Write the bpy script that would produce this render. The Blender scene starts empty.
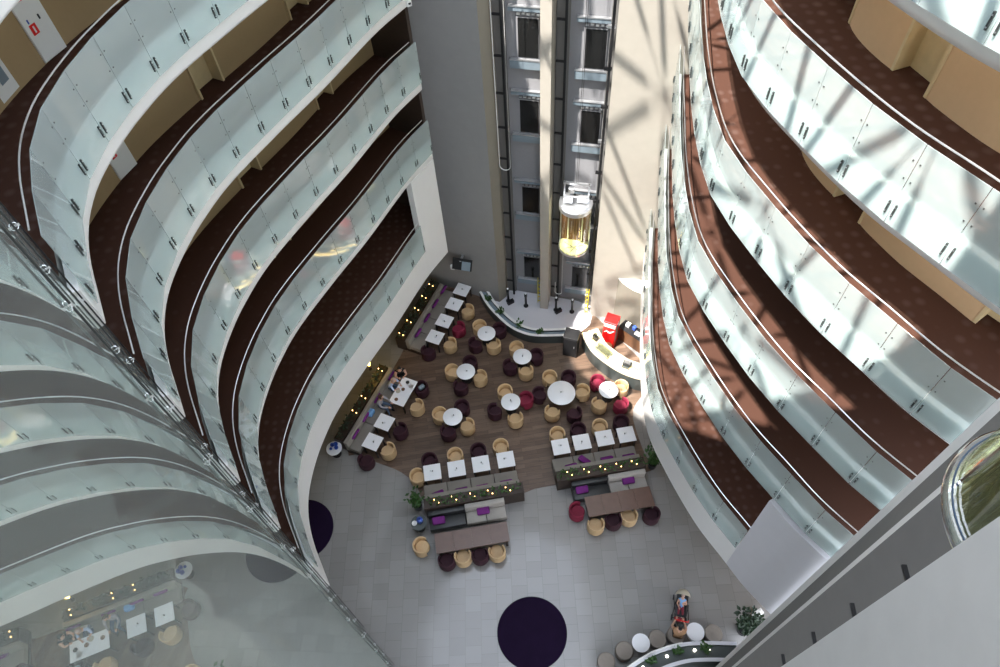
import bpy, bmesh, math, random
from mathutils import Vector, Matrix
random.seed(7)
S = bpy.context.scene
COL = S.collection
PI = math.pi
V = Vector

# ------------------------------------------------------------------ materials
def new_mat(name):
    m = bpy.data.materials.new(name); m.use_nodes = True
    return m, m.node_tree.nodes, m.node_tree.links, m.node_tree.nodes['Principled BSDF']
def srgb(r, g, b):
    f = lambda c: (c/255/12.92) if c/255 <= .04045 else ((c/255+.055)/1.055)**2.4
    return (f(r), f(g), f(b), 1)
def mat(name, col, rough=.6, metal=0, noise=.08, nscale=8, emit=None, estr=0, bump=0, coat=0):
    m, n, l, p = new_mat(name)
    p.inputs['Roughness'].default_value = rough
    p.inputs['Metallic'].default_value = metal
    p.inputs['Coat Weight'].default_value = coat
    tc = n.new('ShaderNodeTexCoord'); nz = n.new('ShaderNodeTexNoise')
    nz.inputs['Scale'].default_value = nscale; nz.inputs['Detail'].default_value = 4
    l.new(tc.outputs['Object'], nz.inputs['Vector'])
    mx = n.new('ShaderNodeMix'); mx.data_type = 'RGBA'
    a = [c*(1-noise) for c in col[:3]] + [1]; b = [min(1, c*(1+noise)) for c in col[:3]] + [1]
    mx.inputs['A'].default_value = a; mx.inputs['B'].default_value = b
    l.new(nz.outputs['Fac'], mx.inputs['Factor']); l.new(mx.outputs['Result'], p.inputs['Base Color'])
    if bump:
        bp = n.new('ShaderNodeBump'); bp.inputs['Strength'].default_value = bump; bp.inputs['Distance'].default_value = .02
        l.new(nz.outputs['Fac'], bp.inputs['Height']); l.new(bp.outputs['Normal'], p.inputs['Normal'])
    if emit:
        p.inputs['Emission Color'].default_value = emit; p.inputs['Emission Strength'].default_value = estr
    return m

M = {}
M['white'] = mat('white_paint', (.80, .80, .79, 1), .5, noise=.03)
M['fascia'] = mat('white_fascia', (.84, .84, .83, 1), .35, noise=.02, nscale=3)
M['lilac'] = mat('pale_wall', (.66, .66, .70, 1), .6, noise=.03, nscale=2)
M['grey_wall'] = mat('grey_plaster', (.285, .28, .275, 1), .85, noise=.07, nscale=2.5, bump=.15)
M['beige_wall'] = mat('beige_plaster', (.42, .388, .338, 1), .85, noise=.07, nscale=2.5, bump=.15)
M['return'] = mat('shade_toned_paint', (.25, .23, .19, 1), .85, noise=.07, nscale=2.5)  # darkened colour stands in for shade on the return and bar wall
M['lit_tan'] = mat('lit_tan_wall', (.62, .42, .25, 1), .8, noise=.04)  # corridor wall paint lightened to carry the brighter light on the right
M['near_wall'] = mat('pale_plaster', (.74, .73, .71, 1), .85, noise=.06, nscale=3, bump=.25)
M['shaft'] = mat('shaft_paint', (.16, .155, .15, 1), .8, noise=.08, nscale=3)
M['panel'] = mat('shaft_panel', (.27, .27, .285, 1), .6, noise=.05)
M['bluesteel'] = mat('painted_steel', (.24, .30, .35, 1), .45, metal=.3, noise=.06)
M['silver'] = mat('silver_metal', (.75, .76, .78, 1), .28, metal=.9, noise=.04)
M['chrome'] = mat('polished_steel', (.80, .80, .80, 1), .10, metal=1, noise=.02)
M['blackmetal'] = mat('black_metal', (.02, .02, .022, 1), .45, metal=.4)
M['darkglass'] = mat('dark_glass', (.012, .012, .012, 1), .12)
M['tan'] = mat('tan_wall', (.38, .265, .14, 1), .8, noise=.04)
M['olive'] = mat('olive_wall', (.20, .15, .055, 1), .8, noise=.1, nscale=3)
M['oak'] = mat('light_wood', (.62, .49, .29, 1), .5, noise=.12, nscale=6)
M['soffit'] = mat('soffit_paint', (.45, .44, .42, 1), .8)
M['sofa'] = mat('taupe_fabric', (.27, .245, .215, 1), .9, noise=.12, nscale=30)
M['pale_sofa'] = mat('grey_beige_fabric', (.42, .39, .355, 1), .9, noise=.12, nscale=30)
M['black_sofa'] = mat('black_leather', (.022, .023, .024, 1), .45, noise=.2)
M['purple'] = mat('purple_velvet', (.15, .012, .17, 1), .8, noise=.25, nscale=20)
M['beige_chair'] = mat('beige_leather', (.62, .43, .235, 1), .55, noise=.1, nscale=14)
M['wine_chair'] = mat('wine_velvet', (.032, .004, .012, 1), .75, noise=.3, nscale=14)
M['red_chair'] = mat('crimson_velvet', (.22, .012, .04, 1), .75, noise=.25, nscale=14)
M['pouf'] = mat('taupe_leather', (.30, .26, .225, 1), .7, noise=.12, nscale=9)
M['tabletop'] = mat('white_tabletop', (.88, .89, .92, 1), .25, noise=.02)
M['darkwood'] = mat('dark_wood', (.035, .022, .016, 1), .5, noise=.3, nscale=10)
M['tablewood'] = mat('mauve_wood', (.155, .095, .075, 1), .28, noise=.18, nscale=5)
M['leaf'] = mat('green_leaf', (.03, .085, .015, 1), .5, noise=.5, nscale=6)
M['darkleaf'] = mat('dark_leaf', (.012, .03, .012, 1), .5, noise=.5, nscale=6)
M['candle'] = mat('candle_flame', (1, .7, .35, 1), .5, emit=(1, .55, .2, 1), estr=9)
M['whitelamp'] = mat('small_lamp', (1, .95, .9, 1), .5, emit=(1, .92, .8, 1), estr=6)
M['warmlamp'] = mat('warm_lamp', (1, .8, .3, 1), .5, emit=(1, .66, .16, 1), estr=10)
M['yellow'] = mat('yellow_paint', (.75, .62, .03, 1), .5)
M['cream'] = mat('cream_surface', (.52, .48, .38, 1), .35)
M['counter'] = mat('grey_counter', (.06, .072, .07, 1), .45, noise=.05)
M['red'] = mat('red_plastic', (.75, .012, .012, 1), .35)
M['brown'] = mat('brown_wood', (.16, .075, .035, 1), .5, noise=.2)
M['blue'] = mat('blue_ceramic', (.04, .10, .45, 1), .3, noise=.4, nscale=12)
M['lightblue'] = mat('light_blue_fabric', (.20, .42, .75, 1), .8)
M['carfloor'] = mat('pale_yellow_floor', (.90, .87, .58, 1), .5, noise=.06)
M['skin'] = mat('skin', (.62, .36, .25, 1), .55, noise=.05)
M['hair_brown'] = mat('brown_hair', (.07, .035, .018, 1), .6, noise=.3, nscale=40)
M['hair_dark'] = mat('dark_hair', (.012, .010, .010, 1), .6, noise=.3, nscale=40)
M['hair_fair'] = mat('fair_hair', (.50, .36, .30, 1), .6, noise=.3, nscale=40)
M['denim'] = mat('denim', (.07, .11, .18, 1), .85, noise=.2, nscale=30)
M['shirt_blue'] = mat('pale_blue_shirt', (.42, .50, .70, 1), .85, noise=.3, nscale=12)
M['shirt_grey'] = mat('grey_shirt', (.36, .34, .36, 1), .85, noise=.1)
M['black_cloth'] = mat('black_cloth', (.015, .014, .016, 1), .85)
M['tan_cloth'] = mat('tan_cloth', (.42, .24, .13, 1), .85)
M['dark_red_cloth'] = mat('dark_red_cloth', (.25, .03, .05, 1), .85)

def frosted():
    m, n, l, p = new_mat('frosted_glass'); n.remove(p)
    out = n['Material Output']
    tc = n.new('ShaderNodeTexCoord'); nz = n.new('ShaderNodeTexNoise'); nz.inputs['Scale'].default_value = .7
    l.new(tc.outputs['Object'], nz.inputs['Vector'])
    cr = n.new('ShaderNodeValToRGB')
    cr.color_ramp.elements[0].color = (.66, .76, .765, 1); cr.color_ramp.elements[1].color = (.78, .85, .85, 1)
    l.new(nz.outputs['Fac'], cr.inputs['Fac'])
    df = n.new('ShaderNodeBsdfDiffuse'); l.new(cr.outputs['Color'], df.inputs['Color'])
    tl = n.new('ShaderNodeBsdfTranslucent'); tl.inputs['Color'].default_value = (.6, .7, .7, 1)
    m1 = n.new('ShaderNodeMixShader'); m1.inputs[0].default_value = .2
    l.new(df.outputs[0], m1.inputs[1]); l.new(tl.outputs[0], m1.inputs[2])
    tr = n.new('ShaderNodeBsdfTransparent'); tr.inputs['Color'].default_value = (.93, .985, .98, 1)
    m2 = n.new('ShaderNodeMixShader'); m2.inputs[0].default_value = .64
    l.new(m1.outputs[0], m2.inputs[1]); l.new(tr.outputs[0], m2.inputs[2])
    gl = n.new('ShaderNodeBsdfGlossy'); gl.inputs['Roughness'].default_value = .04
    fr = n.new('ShaderNodeFresnel'); fr.inputs['IOR'].default_value = 1.55
    ge = n.new('ShaderNodeNewGeometry'); iv = n.new('ShaderNodeMath'); iv.operation = 'SUBTRACT'; iv.inputs[0].default_value = 1; l.new(ge.outputs['Backfacing'], iv.inputs[1])
    mu = n.new('ShaderNodeMath'); mu.operation = 'MULTIPLY'; l.new(fr.outputs[0], mu.inputs[0]); l.new(iv.outputs[0], mu.inputs[1])
    m3 = n.new('ShaderNodeMixShader'); l.new(mu.outputs[0], m3.inputs[0])
    l.new(m2.outputs[0], m3.inputs[1]); l.new(gl.outputs[0], m3.inputs[2])
    l.new(m3.outputs[0], out.inputs['Surface'])
    return m
M['frosted'] = frosted()

def facade_glass():
    m, n, l, p = new_mat('facade_glass'); n.remove(p)
    out = n['Material Output']
    gl = n.new('ShaderNodeBsdfGlossy'); gl.inputs['Roughness'].default_value = .0
    gl.inputs['Color'].default_value = (.93, 1, .97, 1)
    tc = n.new('ShaderNodeTexCoord'); nz = n.new('ShaderNodeTexNoise'); nz.inputs['Scale'].default_value = .35
    l.new(tc.outputs['Object'], nz.inputs['Vector'])
    cr = n.new('ShaderNodeValToRGB')
    cr.color_ramp.elements[0].color = (.34, .37, .36, 1); cr.color_ramp.elements[1].color = (.42, .45, .44, 1)
    l.new(nz.outputs['Fac'], cr.inputs['Fac'])
    df = n.new('ShaderNodeBsdfDiffuse'); l.new(cr.outputs['Color'], df.inputs['Color'])
    tr = n.new('ShaderNodeBsdfTransparent'); tr.inputs['Color'].default_value = (.95, 1, .98, 1)
    m0 = n.new('ShaderNodeMixShader'); m0.inputs[0].default_value = .45
    l.new(df.outputs[0], m0.inputs[1]); l.new(tr.outputs[0], m0.inputs[2])
    mx = n.new('ShaderNodeMixShader'); mx.inputs[0].default_value = .34
    l.new(gl.outputs[0], mx.inputs[1]); l.new(m0.outputs[0], mx.inputs[2])
    l.new(mx.outputs[0], out.inputs['Surface'])
    return m
M['facade'] = facade_glass()

def clear_glass(name, tint, tr=.75):
    m, n, l, p = new_mat(name); n.remove(p); out = n['Material Output']
    t = n.new('ShaderNodeBsdfTransparent'); t.inputs['Color'].default_value = tint
    gl = n.new('ShaderNodeBsdfGlossy'); gl.inputs['Roughness'].default_value = .03
    mx = n.new('ShaderNodeMixShader'); mx.inputs[0].default_value = 1-tr
    l.new(t.outputs[0], mx.inputs[1]); l.new(gl.outputs[0], mx.inputs[2]); l.new(mx.outputs[0], out.inputs['Surface'])
    return m
M['carglass'] = clear_glass('lift_glass', (.86, .88, .72, 1), .78)

def floor_tiles():
    m, n, l, p = new_mat('pale_floor_tiles')
    tc = n.new('ShaderNodeTexCoord'); mp = n.new('ShaderNodeMapping')
    mp.inputs['Rotation'].default_value = (0, 0, math.radians(92))
    l.new(tc.outputs['Object'], mp.inputs['Vector'])
    br = n.new('ShaderNodeTexBrick'); br.offset = 0.5
    br.inputs['Scale'].default_value = 1; br.inputs['Brick Width'].default_value = .6; br.inputs['Row Height'].default_value = .6
    br.inputs['Mortar Size'].default_value = .006; br.inputs['Bias'].default_value = 0
    br.inputs['Color1'].default_value = (.265, .255, .247, 1); br.inputs['Color2'].default_value = (.305, .295, .285, 1)
    br.inputs['Mortar'].default_value = (.20, .193, .187, 1)
    l.new(mp.outputs['Vector'], br.inputs['Vector'])
    l.new(br.outputs['Color'], p.inputs['Base Color'])
    p.inputs['Roughness'].default_value = .13; p.inputs['Specular IOR Level'].default_value = .5
    # each polished tile lies at a very slightly different angle
    nz = n.new('ShaderNodeTexNoise'); nz.inputs['Scale'].default_value = 1.1; nz.inputs['Detail'].default_value = 1
    l.new(mp.outputs['Vector'], nz.inputs['Vector'])
    bp = n.new('ShaderNodeBump'); bp.inputs['Strength'].default_value = .12; bp.inputs['Distance'].default_value = .05
    l.new(nz.outputs['Fac'], bp.inputs['Height']); l.new(bp.outputs['Normal'], p.inputs['Normal'])
    return m
M['tiles'] = floor_tiles()

def wood_floor():
    m, n, l, p = new_mat('brown_plank_floor')
    tc = n.new('ShaderNodeTexCoord'); mp = n.new('ShaderNodeMapping')
    mp.inputs['Rotation'].default_value = (0, 0, math.radians(-6)); mp.inputs['Scale'].default_value = (1, 1, 1)
    l.new(tc.outputs['Object'], mp.inputs['Vector'])
    br = n.new('ShaderNodeTexBrick')
    br.inputs['Scale'].default_value = 1; br.inputs['Brick Width'].default_value = 1.3; br.inputs['Row Height'].default_value = .19
    br.inputs['Mortar Size'].default_value = .004
    br.inputs['Color1'].default_value = (.10, .064, .045, 1); br.inputs['Color2'].default_value = (.18, .12, .085, 1)
    br.inputs['Mortar'].default_value = (.05, .032, .024, 1)
    l.new(mp.outputs['Vector'], br.inputs['Vector'])
    mp2 = n.new('ShaderNodeMapping'); mp2.inputs['Rotation'].default_value = (0, 0, math.radians(-6)); mp2.inputs['Scale'].default_value = (1.2, 14, 1)
    l.new(tc.outputs['Object'], mp2.inputs['Vector'])
    nz = n.new('ShaderNodeTexNoise'); nz.inputs['Scale'].default_value = 1.5; nz.inputs['Detail'].default_value = 5
    l.new(mp2.outputs['Vector'], nz.inputs['Vector'])
    mx = n.new('ShaderNodeMix'); mx.data_type = 'RGBA'; mx.blend_type = 'OVERLAY'; mx.inputs['Factor'].default_value = .5
    l.new(br.outputs['Color'], mx.inputs['A']); l.new(nz.outputs['Fac'], mx.inputs['B'])
    l.new(mx.outputs['Result'], p.inputs['Base Color'])
    p.inputs['Roughness'].default_value = .32
    return m
M['wood'] = wood_floor()

def gallery_carpet():
    m, n, l, p = new_mat('brown_dotted_carpet')
    tc = n.new('ShaderNodeTexCoord')
    vo = n.new('ShaderNodeTexVoronoi'); vo.inputs['Scale'].default_value = 3.2; vo.inputs['Randomness'].default_value = .25
    l.new(tc.outputs['Object'], vo.inputs['Vector'])
    cr = n.new('ShaderNodeValToRGB')
    cr.color_ramp.elements[0].position = .1; cr.color_ramp.elements[0].color = (.092, .056, .047, 1)
    cr.color_ramp.elements[1].position = .42; cr.color_ramp.elements[1].color = (.055, .025, .017, 1)
    l.new(vo.outputs['Distance'], cr.inputs['Fac']); l.new(cr.outputs['Color'], p.inputs['Base Color'])
    p.inputs['Roughness'].default_value = .9; p.inputs['Specular IOR Level'].default_value = .15
    return m
M['carpet'] = gallery_carpet()
M['clamp'] = mat('grey_metal', (.07, .075, .075, 1), .4, metal=.5)
M['olivefloor'] = mat('olive_floor', (.72, .70, .44, 1), .35, noise=.25, nscale=2.5)
M['rug'] = mat('purple_rug', (.014, .007, .024, 1), .95, noise=.25, nscale=2)
M['rug'].node_tree.nodes['Principled BSDF'].inputs['Specular IOR Level'].default_value = .08

# ------------------------------------------------------------------ mesh helpers
class MB:
    """collects shapes and links them as ONE mesh object"""
    def __init__(s): s.bm = bmesh.new()
    def box(s, c, d, rz=0, mi=0, bev=0, R=None):
        r = bmesh.ops.create_cube(s.bm, size=1)
        vs = r['verts']
        bmesh.ops.scale(s.bm, vec=d, verts=vs)
        if bev:
            es = list({e for v in vs for e in v.link_edges})
            q = bmesh.ops.bevel(s.bm, geom=es, offset=bev, segments=2, affect='EDGES', profile=.5)
            vs = list({v for f in q['faces'] for v in f.verts} | {v for v in vs if v.is_valid})
            st = list(vs); seen = set(st)
            while st:
                v = st.pop()
                for e in v.link_edges:
                    w = e.other_vert(v)
                    if w not in seen: seen.add(w); st.append(w)
            vs = list(seen)
        mtx = Matrix.Translation(c) @ (R if R else Matrix.Rotation(rz, 4, 'Z'))
        bmesh.ops.transform(s.bm, matrix=mtx, verts=vs)
        for f in {f for v in vs for f in v.link_faces}: f.material_index = mi
        return s
    def lathe(s, prof, c=(0, 0, 0), n=24, mi=0, a0=0, a1=2*PI, sx=1, sy=1):
        full = abs(a1-a0-2*PI) < 1e-6; k = n if full else n+1
        rings = []
        for r, z in prof:
            rings.append([s.bm.verts.new((c[0]+sx*r*math.cos(a0+(a1-a0)*i/n), c[1]+sy*r*math.sin(a0+(a1-a0)*i/n), c[2]+z)) for i in range(k)])
        fs = []
        for a, b in zip(rings, rings[1:]):
            for i in range(n):
                j = (i+1) % k
                fs.append(s.bm.faces.new((a[i], a[j], b[j], b[i])))
        if full:
            if prof[0][0] > 1e-4: fs.append(s.bm.faces.new(rings[0][::-1]))
            if prof[-1][0] > 1e-4: fs.append(s.bm.faces.new(rings[-1]))
        for f in fs: f.material_index = mi
        return s
    def tube(s, pts, r, n=8, mi=0, closed=False):
        pts = [V(p) for p in pts]; rings = []
        rr = r if isinstance(r, (list, tuple)) else [r]*len(pts)
        up = V((0, 0, 1))
        N = len(pts)
        for i, p in enumerate(pts):
            if closed: t = pts[(i+1) % N]-pts[i-1]
            else: t = pts[min(i+1, N-1)]-pts[max(i-1, 0)]
            t.normalize()
            a = t.cross(up)
            if a.length < 1e-3: a = t.cross(V((1, 0, 0)))
            a.normalize(); b = t.cross(a)
            rings.append([s.bm.verts.new(p+(a*math.cos(2*PI*k/n)+b*math.sin(2*PI*k/n))*rr[i]) for k in range(n)])
        prs = list(zip(rings, rings[1:])) + ([(rings[-1], rings[0])] if closed else [])
        fs = []
        for A, B in prs:
            for k in range(n): fs.append(s.bm.faces.new((A[k], A[(k+1) % n], B[(k+1) % n], B[k])))
        if not closed: fs += [s.bm.faces.new(rings[0][::-1]), s.bm.faces.new(rings[-1])]
        for f in fs: f.material_index = mi
        return s
    def prism(s, poly, z0, z1, mi=0, mtop=None):
        a = [s.bm.verts.new((x, y, z0)) for x, y in poly]; b = [s.bm.verts.new((x, y, z1)) for x, y in poly]
        n = len(poly); fs = []
        for i in range(n):
            f = s.bm.faces.new((a[i], a[(i+1) % n], b[(i+1) % n], b[i])); f.material_index = mi
        f = s.bm.faces.new(a[::-1]); f.material_index = mi
        f = s.bm.faces.new(b); f.material_index = mi if mtop is None else mtop
        bmesh.ops.triangulate(s.bm, faces=[f for f in s.bm.faces if len(f.verts) > 6])
        return s
    def sweep(s, curve, prof, mi=0, closed_prof=True, side=1):
        """prof: list of (offset towards the void, z) swept along a plan curve"""
        offs = {}
        rows = []
        for o, z in prof:
            if o not in offs: offs[o] = offset(curve, o, side)
            rows.append([s.bm.verts.new((x, y, z)) for x, y in offs[o]])
        n = len(prof); m = len(curve)
        for i in range(n if closed_prof else n-1):
            A, B = rows[i], rows[(i+1) % n]
            for k in range(m-1):
                f = s.bm.faces.new((A[k], A[k+1], B[k+1], B[k])); f.material_index = mi
        if closed_prof:
            s.bm.faces.new([r[0] for r in rows]).material_index = mi
            s.bm.faces.new([r[-1] for r in rows][::-1]).material_index = mi
        return s
    def blob(s, c, r, n=10, mi=0, R=None):
        q = bmesh.ops.create_uvsphere(s.bm, u_segments=n, v_segments=max(6, n*2//3), radius=1)
        vs = q['verts']
        bmesh.ops.scale(s.bm, vec=r if isinstance(r, (tuple, list)) else (r, r, r), verts=vs)
        bmesh.ops.transform(s.bm, matrix=Matrix.Translation(c) @ (R or Matrix()), verts=vs)
        for f in {f for v in vs for f in v.link_faces}: f.material_index = mi
        return s
    def build(s, name, mats, parent=None, smooth=False, loc=None, rz=0):
        bmesh.ops.recalc_face_normals(s.bm, faces=s.bm.faces)
        me = bpy.data.meshes.new(name); s.bm.to_mesh(me); s.bm.free()
        for m in (mats if isinstance(mats, (list, tuple)) else [mats]): me.materials.append(M[m])
        if smooth:
            for p in me.polygons: p.use_smooth = True
            me.set_sharp_from_angle(angle=math.radians(38))
        o = bpy.data.objects.new(name, me); COL.objects.link(o)
        if parent: o.parent = parent
        if loc is not None: o.location = loc
        o.rotation_euler.z = rz
        return o

def tag(o, label=None, cat=None, group=None, kind=None):
    if label: o['label'] = label
    if cat: o['category'] = cat
    if group: o['group'] = group
    if kind: o['kind'] = kind
    return o
def thing(name, loc, label, cat, rz=0, group=None):
    o = bpy.data.objects.new(name, None); COL.objects.link(o)
    o.location = loc; o.rotation_euler.z = rz; o.empty_display_size = .1
    return tag(o, label, cat, group)
def struct(mb, name, mats, smooth=False):
    return tag(mb.build(name, mats, smooth=smooth), kind='structure')
def copy_tree(o, parent=None):
    c = o.copy(); COL.objects.link(c)
    if parent: c.parent = parent
    for ch in list(o.children): copy_tree(ch, c)
    return c

# ------------------------------------------------------------------ plan curves
def catmull(P, step=.22):
    P = [V(p) for p in P]; out = []
    Q = [2*P[0]-P[1]] + P + [2*P[-1]-P[-2]]
    for i in range(1, len(Q)-2):
        a, b, c, d = Q[i-1], Q[i], Q[i+1], Q[i+2]
        n = max(2, int((c-b).length/step))
        for k in range(n):
            t = k/n
            out.append(.5*((2*b)+(c-a)*t+(2*a-5*b+4*c-d)*t*t+(3*b-a-3*c+d)*t**3))
    out.append(P[-1])
    return [(p.x, p.y) for p in out]
def offset(c, d, side=1):
    out = []
    for i, p in enumerate(c):
        a = V(c[max(i-1, 0)]); b = V(c[min(i+1, len(c)-1)]); t = (b-a).normalized()
        out.append((p[0]-t.y*d*side, p[1]+t.x*d*side))
    return out
def arclen(c):
    s = [0]
    for a, b in zip(c, c[1:]): s.append(s[-1]+math.dist(a, b))
    return s
def at_len(c, s, L):
    L = max(0, min(L, s[-1]))
    for i in range(len(s)-1):
        if s[i+1] >= L:
            t = (L-s[i])/max(1e-9, s[i+1]-s[i])
            return (c[i][0]+(c[i+1][0]-c[i][0])*t, c[i][1]+(c[i+1][1]-c[i][1])*t)
    return c[-1]

LC = catmull([(-2.1, 21.5), (-3.1, 20.0), (-4.42, 17.5), (-5.5, 15.65), (-6.5, 13.8), (-6.98, 12.5), (-7.22, 11.5),
              (-7.34, 10.5), (-7.3, 9.7), (-7.15, 9.0), (-6.92, 8.35), (-6.65, 7.75), (-6.33, 7.05)])
RC = catmull([(6.6, 20.1), (6.15, 18.2), (5.85, 16.7), (5.55, 15.2), (5.36, 14), (5.25, 13), (5.2, 12), (5.28, 11.2),
              (5.5, 10.3), (5.85, 9.1), (6.25, 8.0), (6.75, 7.0), (7.25, 6.0), (7.85, 5.1), (8.4, 4.35)])
LEVELS = [22.9, 19.8, 16.7, 13.6, 10.5, 6.37]
ORD = ['topmost', 'second', 'third', 'fourth', 'fifth', 'lowest']

# ------------------------------------------------------------------ setting: ground floor
struct(MB().prism([(-14, -4), (12, -4), (12, 26), (-14, 26)], -.3, 0), 'floor', 'tiles')
wood = catmull([(-3.6, 22.6), (-4.6, 19.6), (-5.23, 18.16), (-7.1, 14.3), (-6.62, 13.97), (-5.9, 13.54), (-5.0, 13.12), (-4.41, 12.7), (-4.02, 12.25),
                (-3.85, 11.75), (-3.5, 11.5), (-2.2, 11.45), (-.8, 11.45), (.3, 11.5), (.9, 11.7), (1.9, 11.8), (3.9, 12.0), (5.9, 12.1), (5.78, 12.84), (5.61, 14.05), (5.65, 15.05), (6.4, 16.0)], .4)
struct(MB().prism(wood+[(6.6, 17.5), (4.5, 20.8), (2, 21.5), (0.3, 22.0), (-2.4, 23)], .0, .012), 'floor_wood', 'wood')
for (x, y), r, lab in (((.3, 6.06), 1.3, 'round dark purple rug in the open middle of the tiled floor'),
                       ((-8.76, 10.73), 1.3, 'round dark purple rug half hidden under the glass galleries')):
    o = MB().lathe([(0, .03), (r-.03, .03), (r, .02), (r, .001)], n=64).build('round_rug', 'rug', loc=(x, y, 0)); tag(o, lab, 'rug')

# ------------------------------------------------------------------ galleries
def clamp_mesh():
    m = MB(); m.box((0, 0, 0), (.03, .03, .24)); m.box((0, .018, .08), (.016, .012, .016), mi=1); m.box((0, .018, -.08), (.016, .012, .016), mi=1)
    o = m.build('clamp', ['clamp', 'silver']); me = o.data; bpy.data.objects.remove(o); return me
CLAMP = clamp_mesh()
def balustrade(curve, side, z, label, s0, s1):
    """flat glass panels standing outside the slab edge, with a handrail behind"""
    t = thing('glass_balustrade', (*at_len(curve, arclen(curve), (s0+s1)/2), z), label, 'railing', group='gallery balustrades')
    inv = V(t.location)
    s = arclen(curve)
    rail = [p for p, q in zip(curve, s) if s0 <= q <= s1]
    MB().tube([(x-inv.x, y-inv.y, 1.1) for x, y in offset(rail, .0, side)], .015, 8).build('handrail', 'silver', t, smooth=True)
    g = offset(curve, .12, side); gs = arclen(g); k = gs[-1]/s[-1]
    n = max(1, round((s1-s0)/1.03)); st = (s1-s0)/n
    for i in range(n):
        a = V((*at_len(g, gs, k*(s0+i*st)), 0)); b = V((*at_len(g, gs, k*(s0+(i+1)*st)), 0))
        d = (b-a); w = d.length; d.normalize(); ang = math.atan2(d.y, d.x); c = (a+b)/2
        nrm = V((-d.y, d.x, 0))*side
        m = MB(); m.box((0, 0, .28), (w-.012, .014, 1.54))
        for x in (-w/2+.065, w/2-.065):
            for zz in (.38, .72): m.box((x, .012*side, zz), (.022, .01, .022), mi=1)
        p = m.build('glass_panel', ['frosted', 'clamp'], t, loc=(c.x-inv.x, c.y-inv.y, 0), rz=ang)
        for x in (-w/2+.065, w/2-.065):
            o = bpy.data.objects.new('clamp', CLAMP); COL.objects.link(o); o.parent = p; o.location = (x, .024*side, -.20)
            if side < 0: o.rotation_euler.z = PI
    return t
def wall_with_doors(curve, side, dist, z0, z1, doors):
    """corridor wall set back from the gallery edge, with a recess for each door"""
    w = offset(curve, -dist, side); s = arclen(w)
    path = []; dd = sorted(doors); frames = []
    L = 0
    cuts = [(d-.47, d+.47) for d in dd]
    for p, q in zip(w, s):
        if any(a-.02 <= q <= b+.02 for a, b in cuts): continue
        path.append((q, p, 0))
    for a, b in cuts:
        pa, pb = V(at_len(w, s, a)), V(at_len(w, s, b)); d = (pb-pa).normalized(); nv = V((d.y, -d.x))*side
        path += [(a, tuple(pa), 0), (a+.001, tuple(pa+nv*.38), 0), (b-.001, tuple(pb+nv*.38), 0), (b, tuple(pb), 0)]
        frames.append((pa, pb, d, nv))
    path.sort(key=lambda e: e[0])
    m = MB(); pts = [p for _, p, _ in path]
    rows = [[m.bm.verts.new((x, y, z)) for x, y in pts] for z in (z0, z1)]
    for i in range(len(pts)-1): m.bm.faces.new((rows[0][i], rows[0][i+1], rows[1][i+1], rows[1][i]))
    return m, frames
DOORN = [0]
TR = [0]
Llen, Rlen = arclen(LC)[-1], arclen(RC)[-1]
def curve_s(c, pt):
    s = arclen(c); return min(zip(c, s), key=lambda e: math.dist(e[0], pt))[1]
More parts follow.
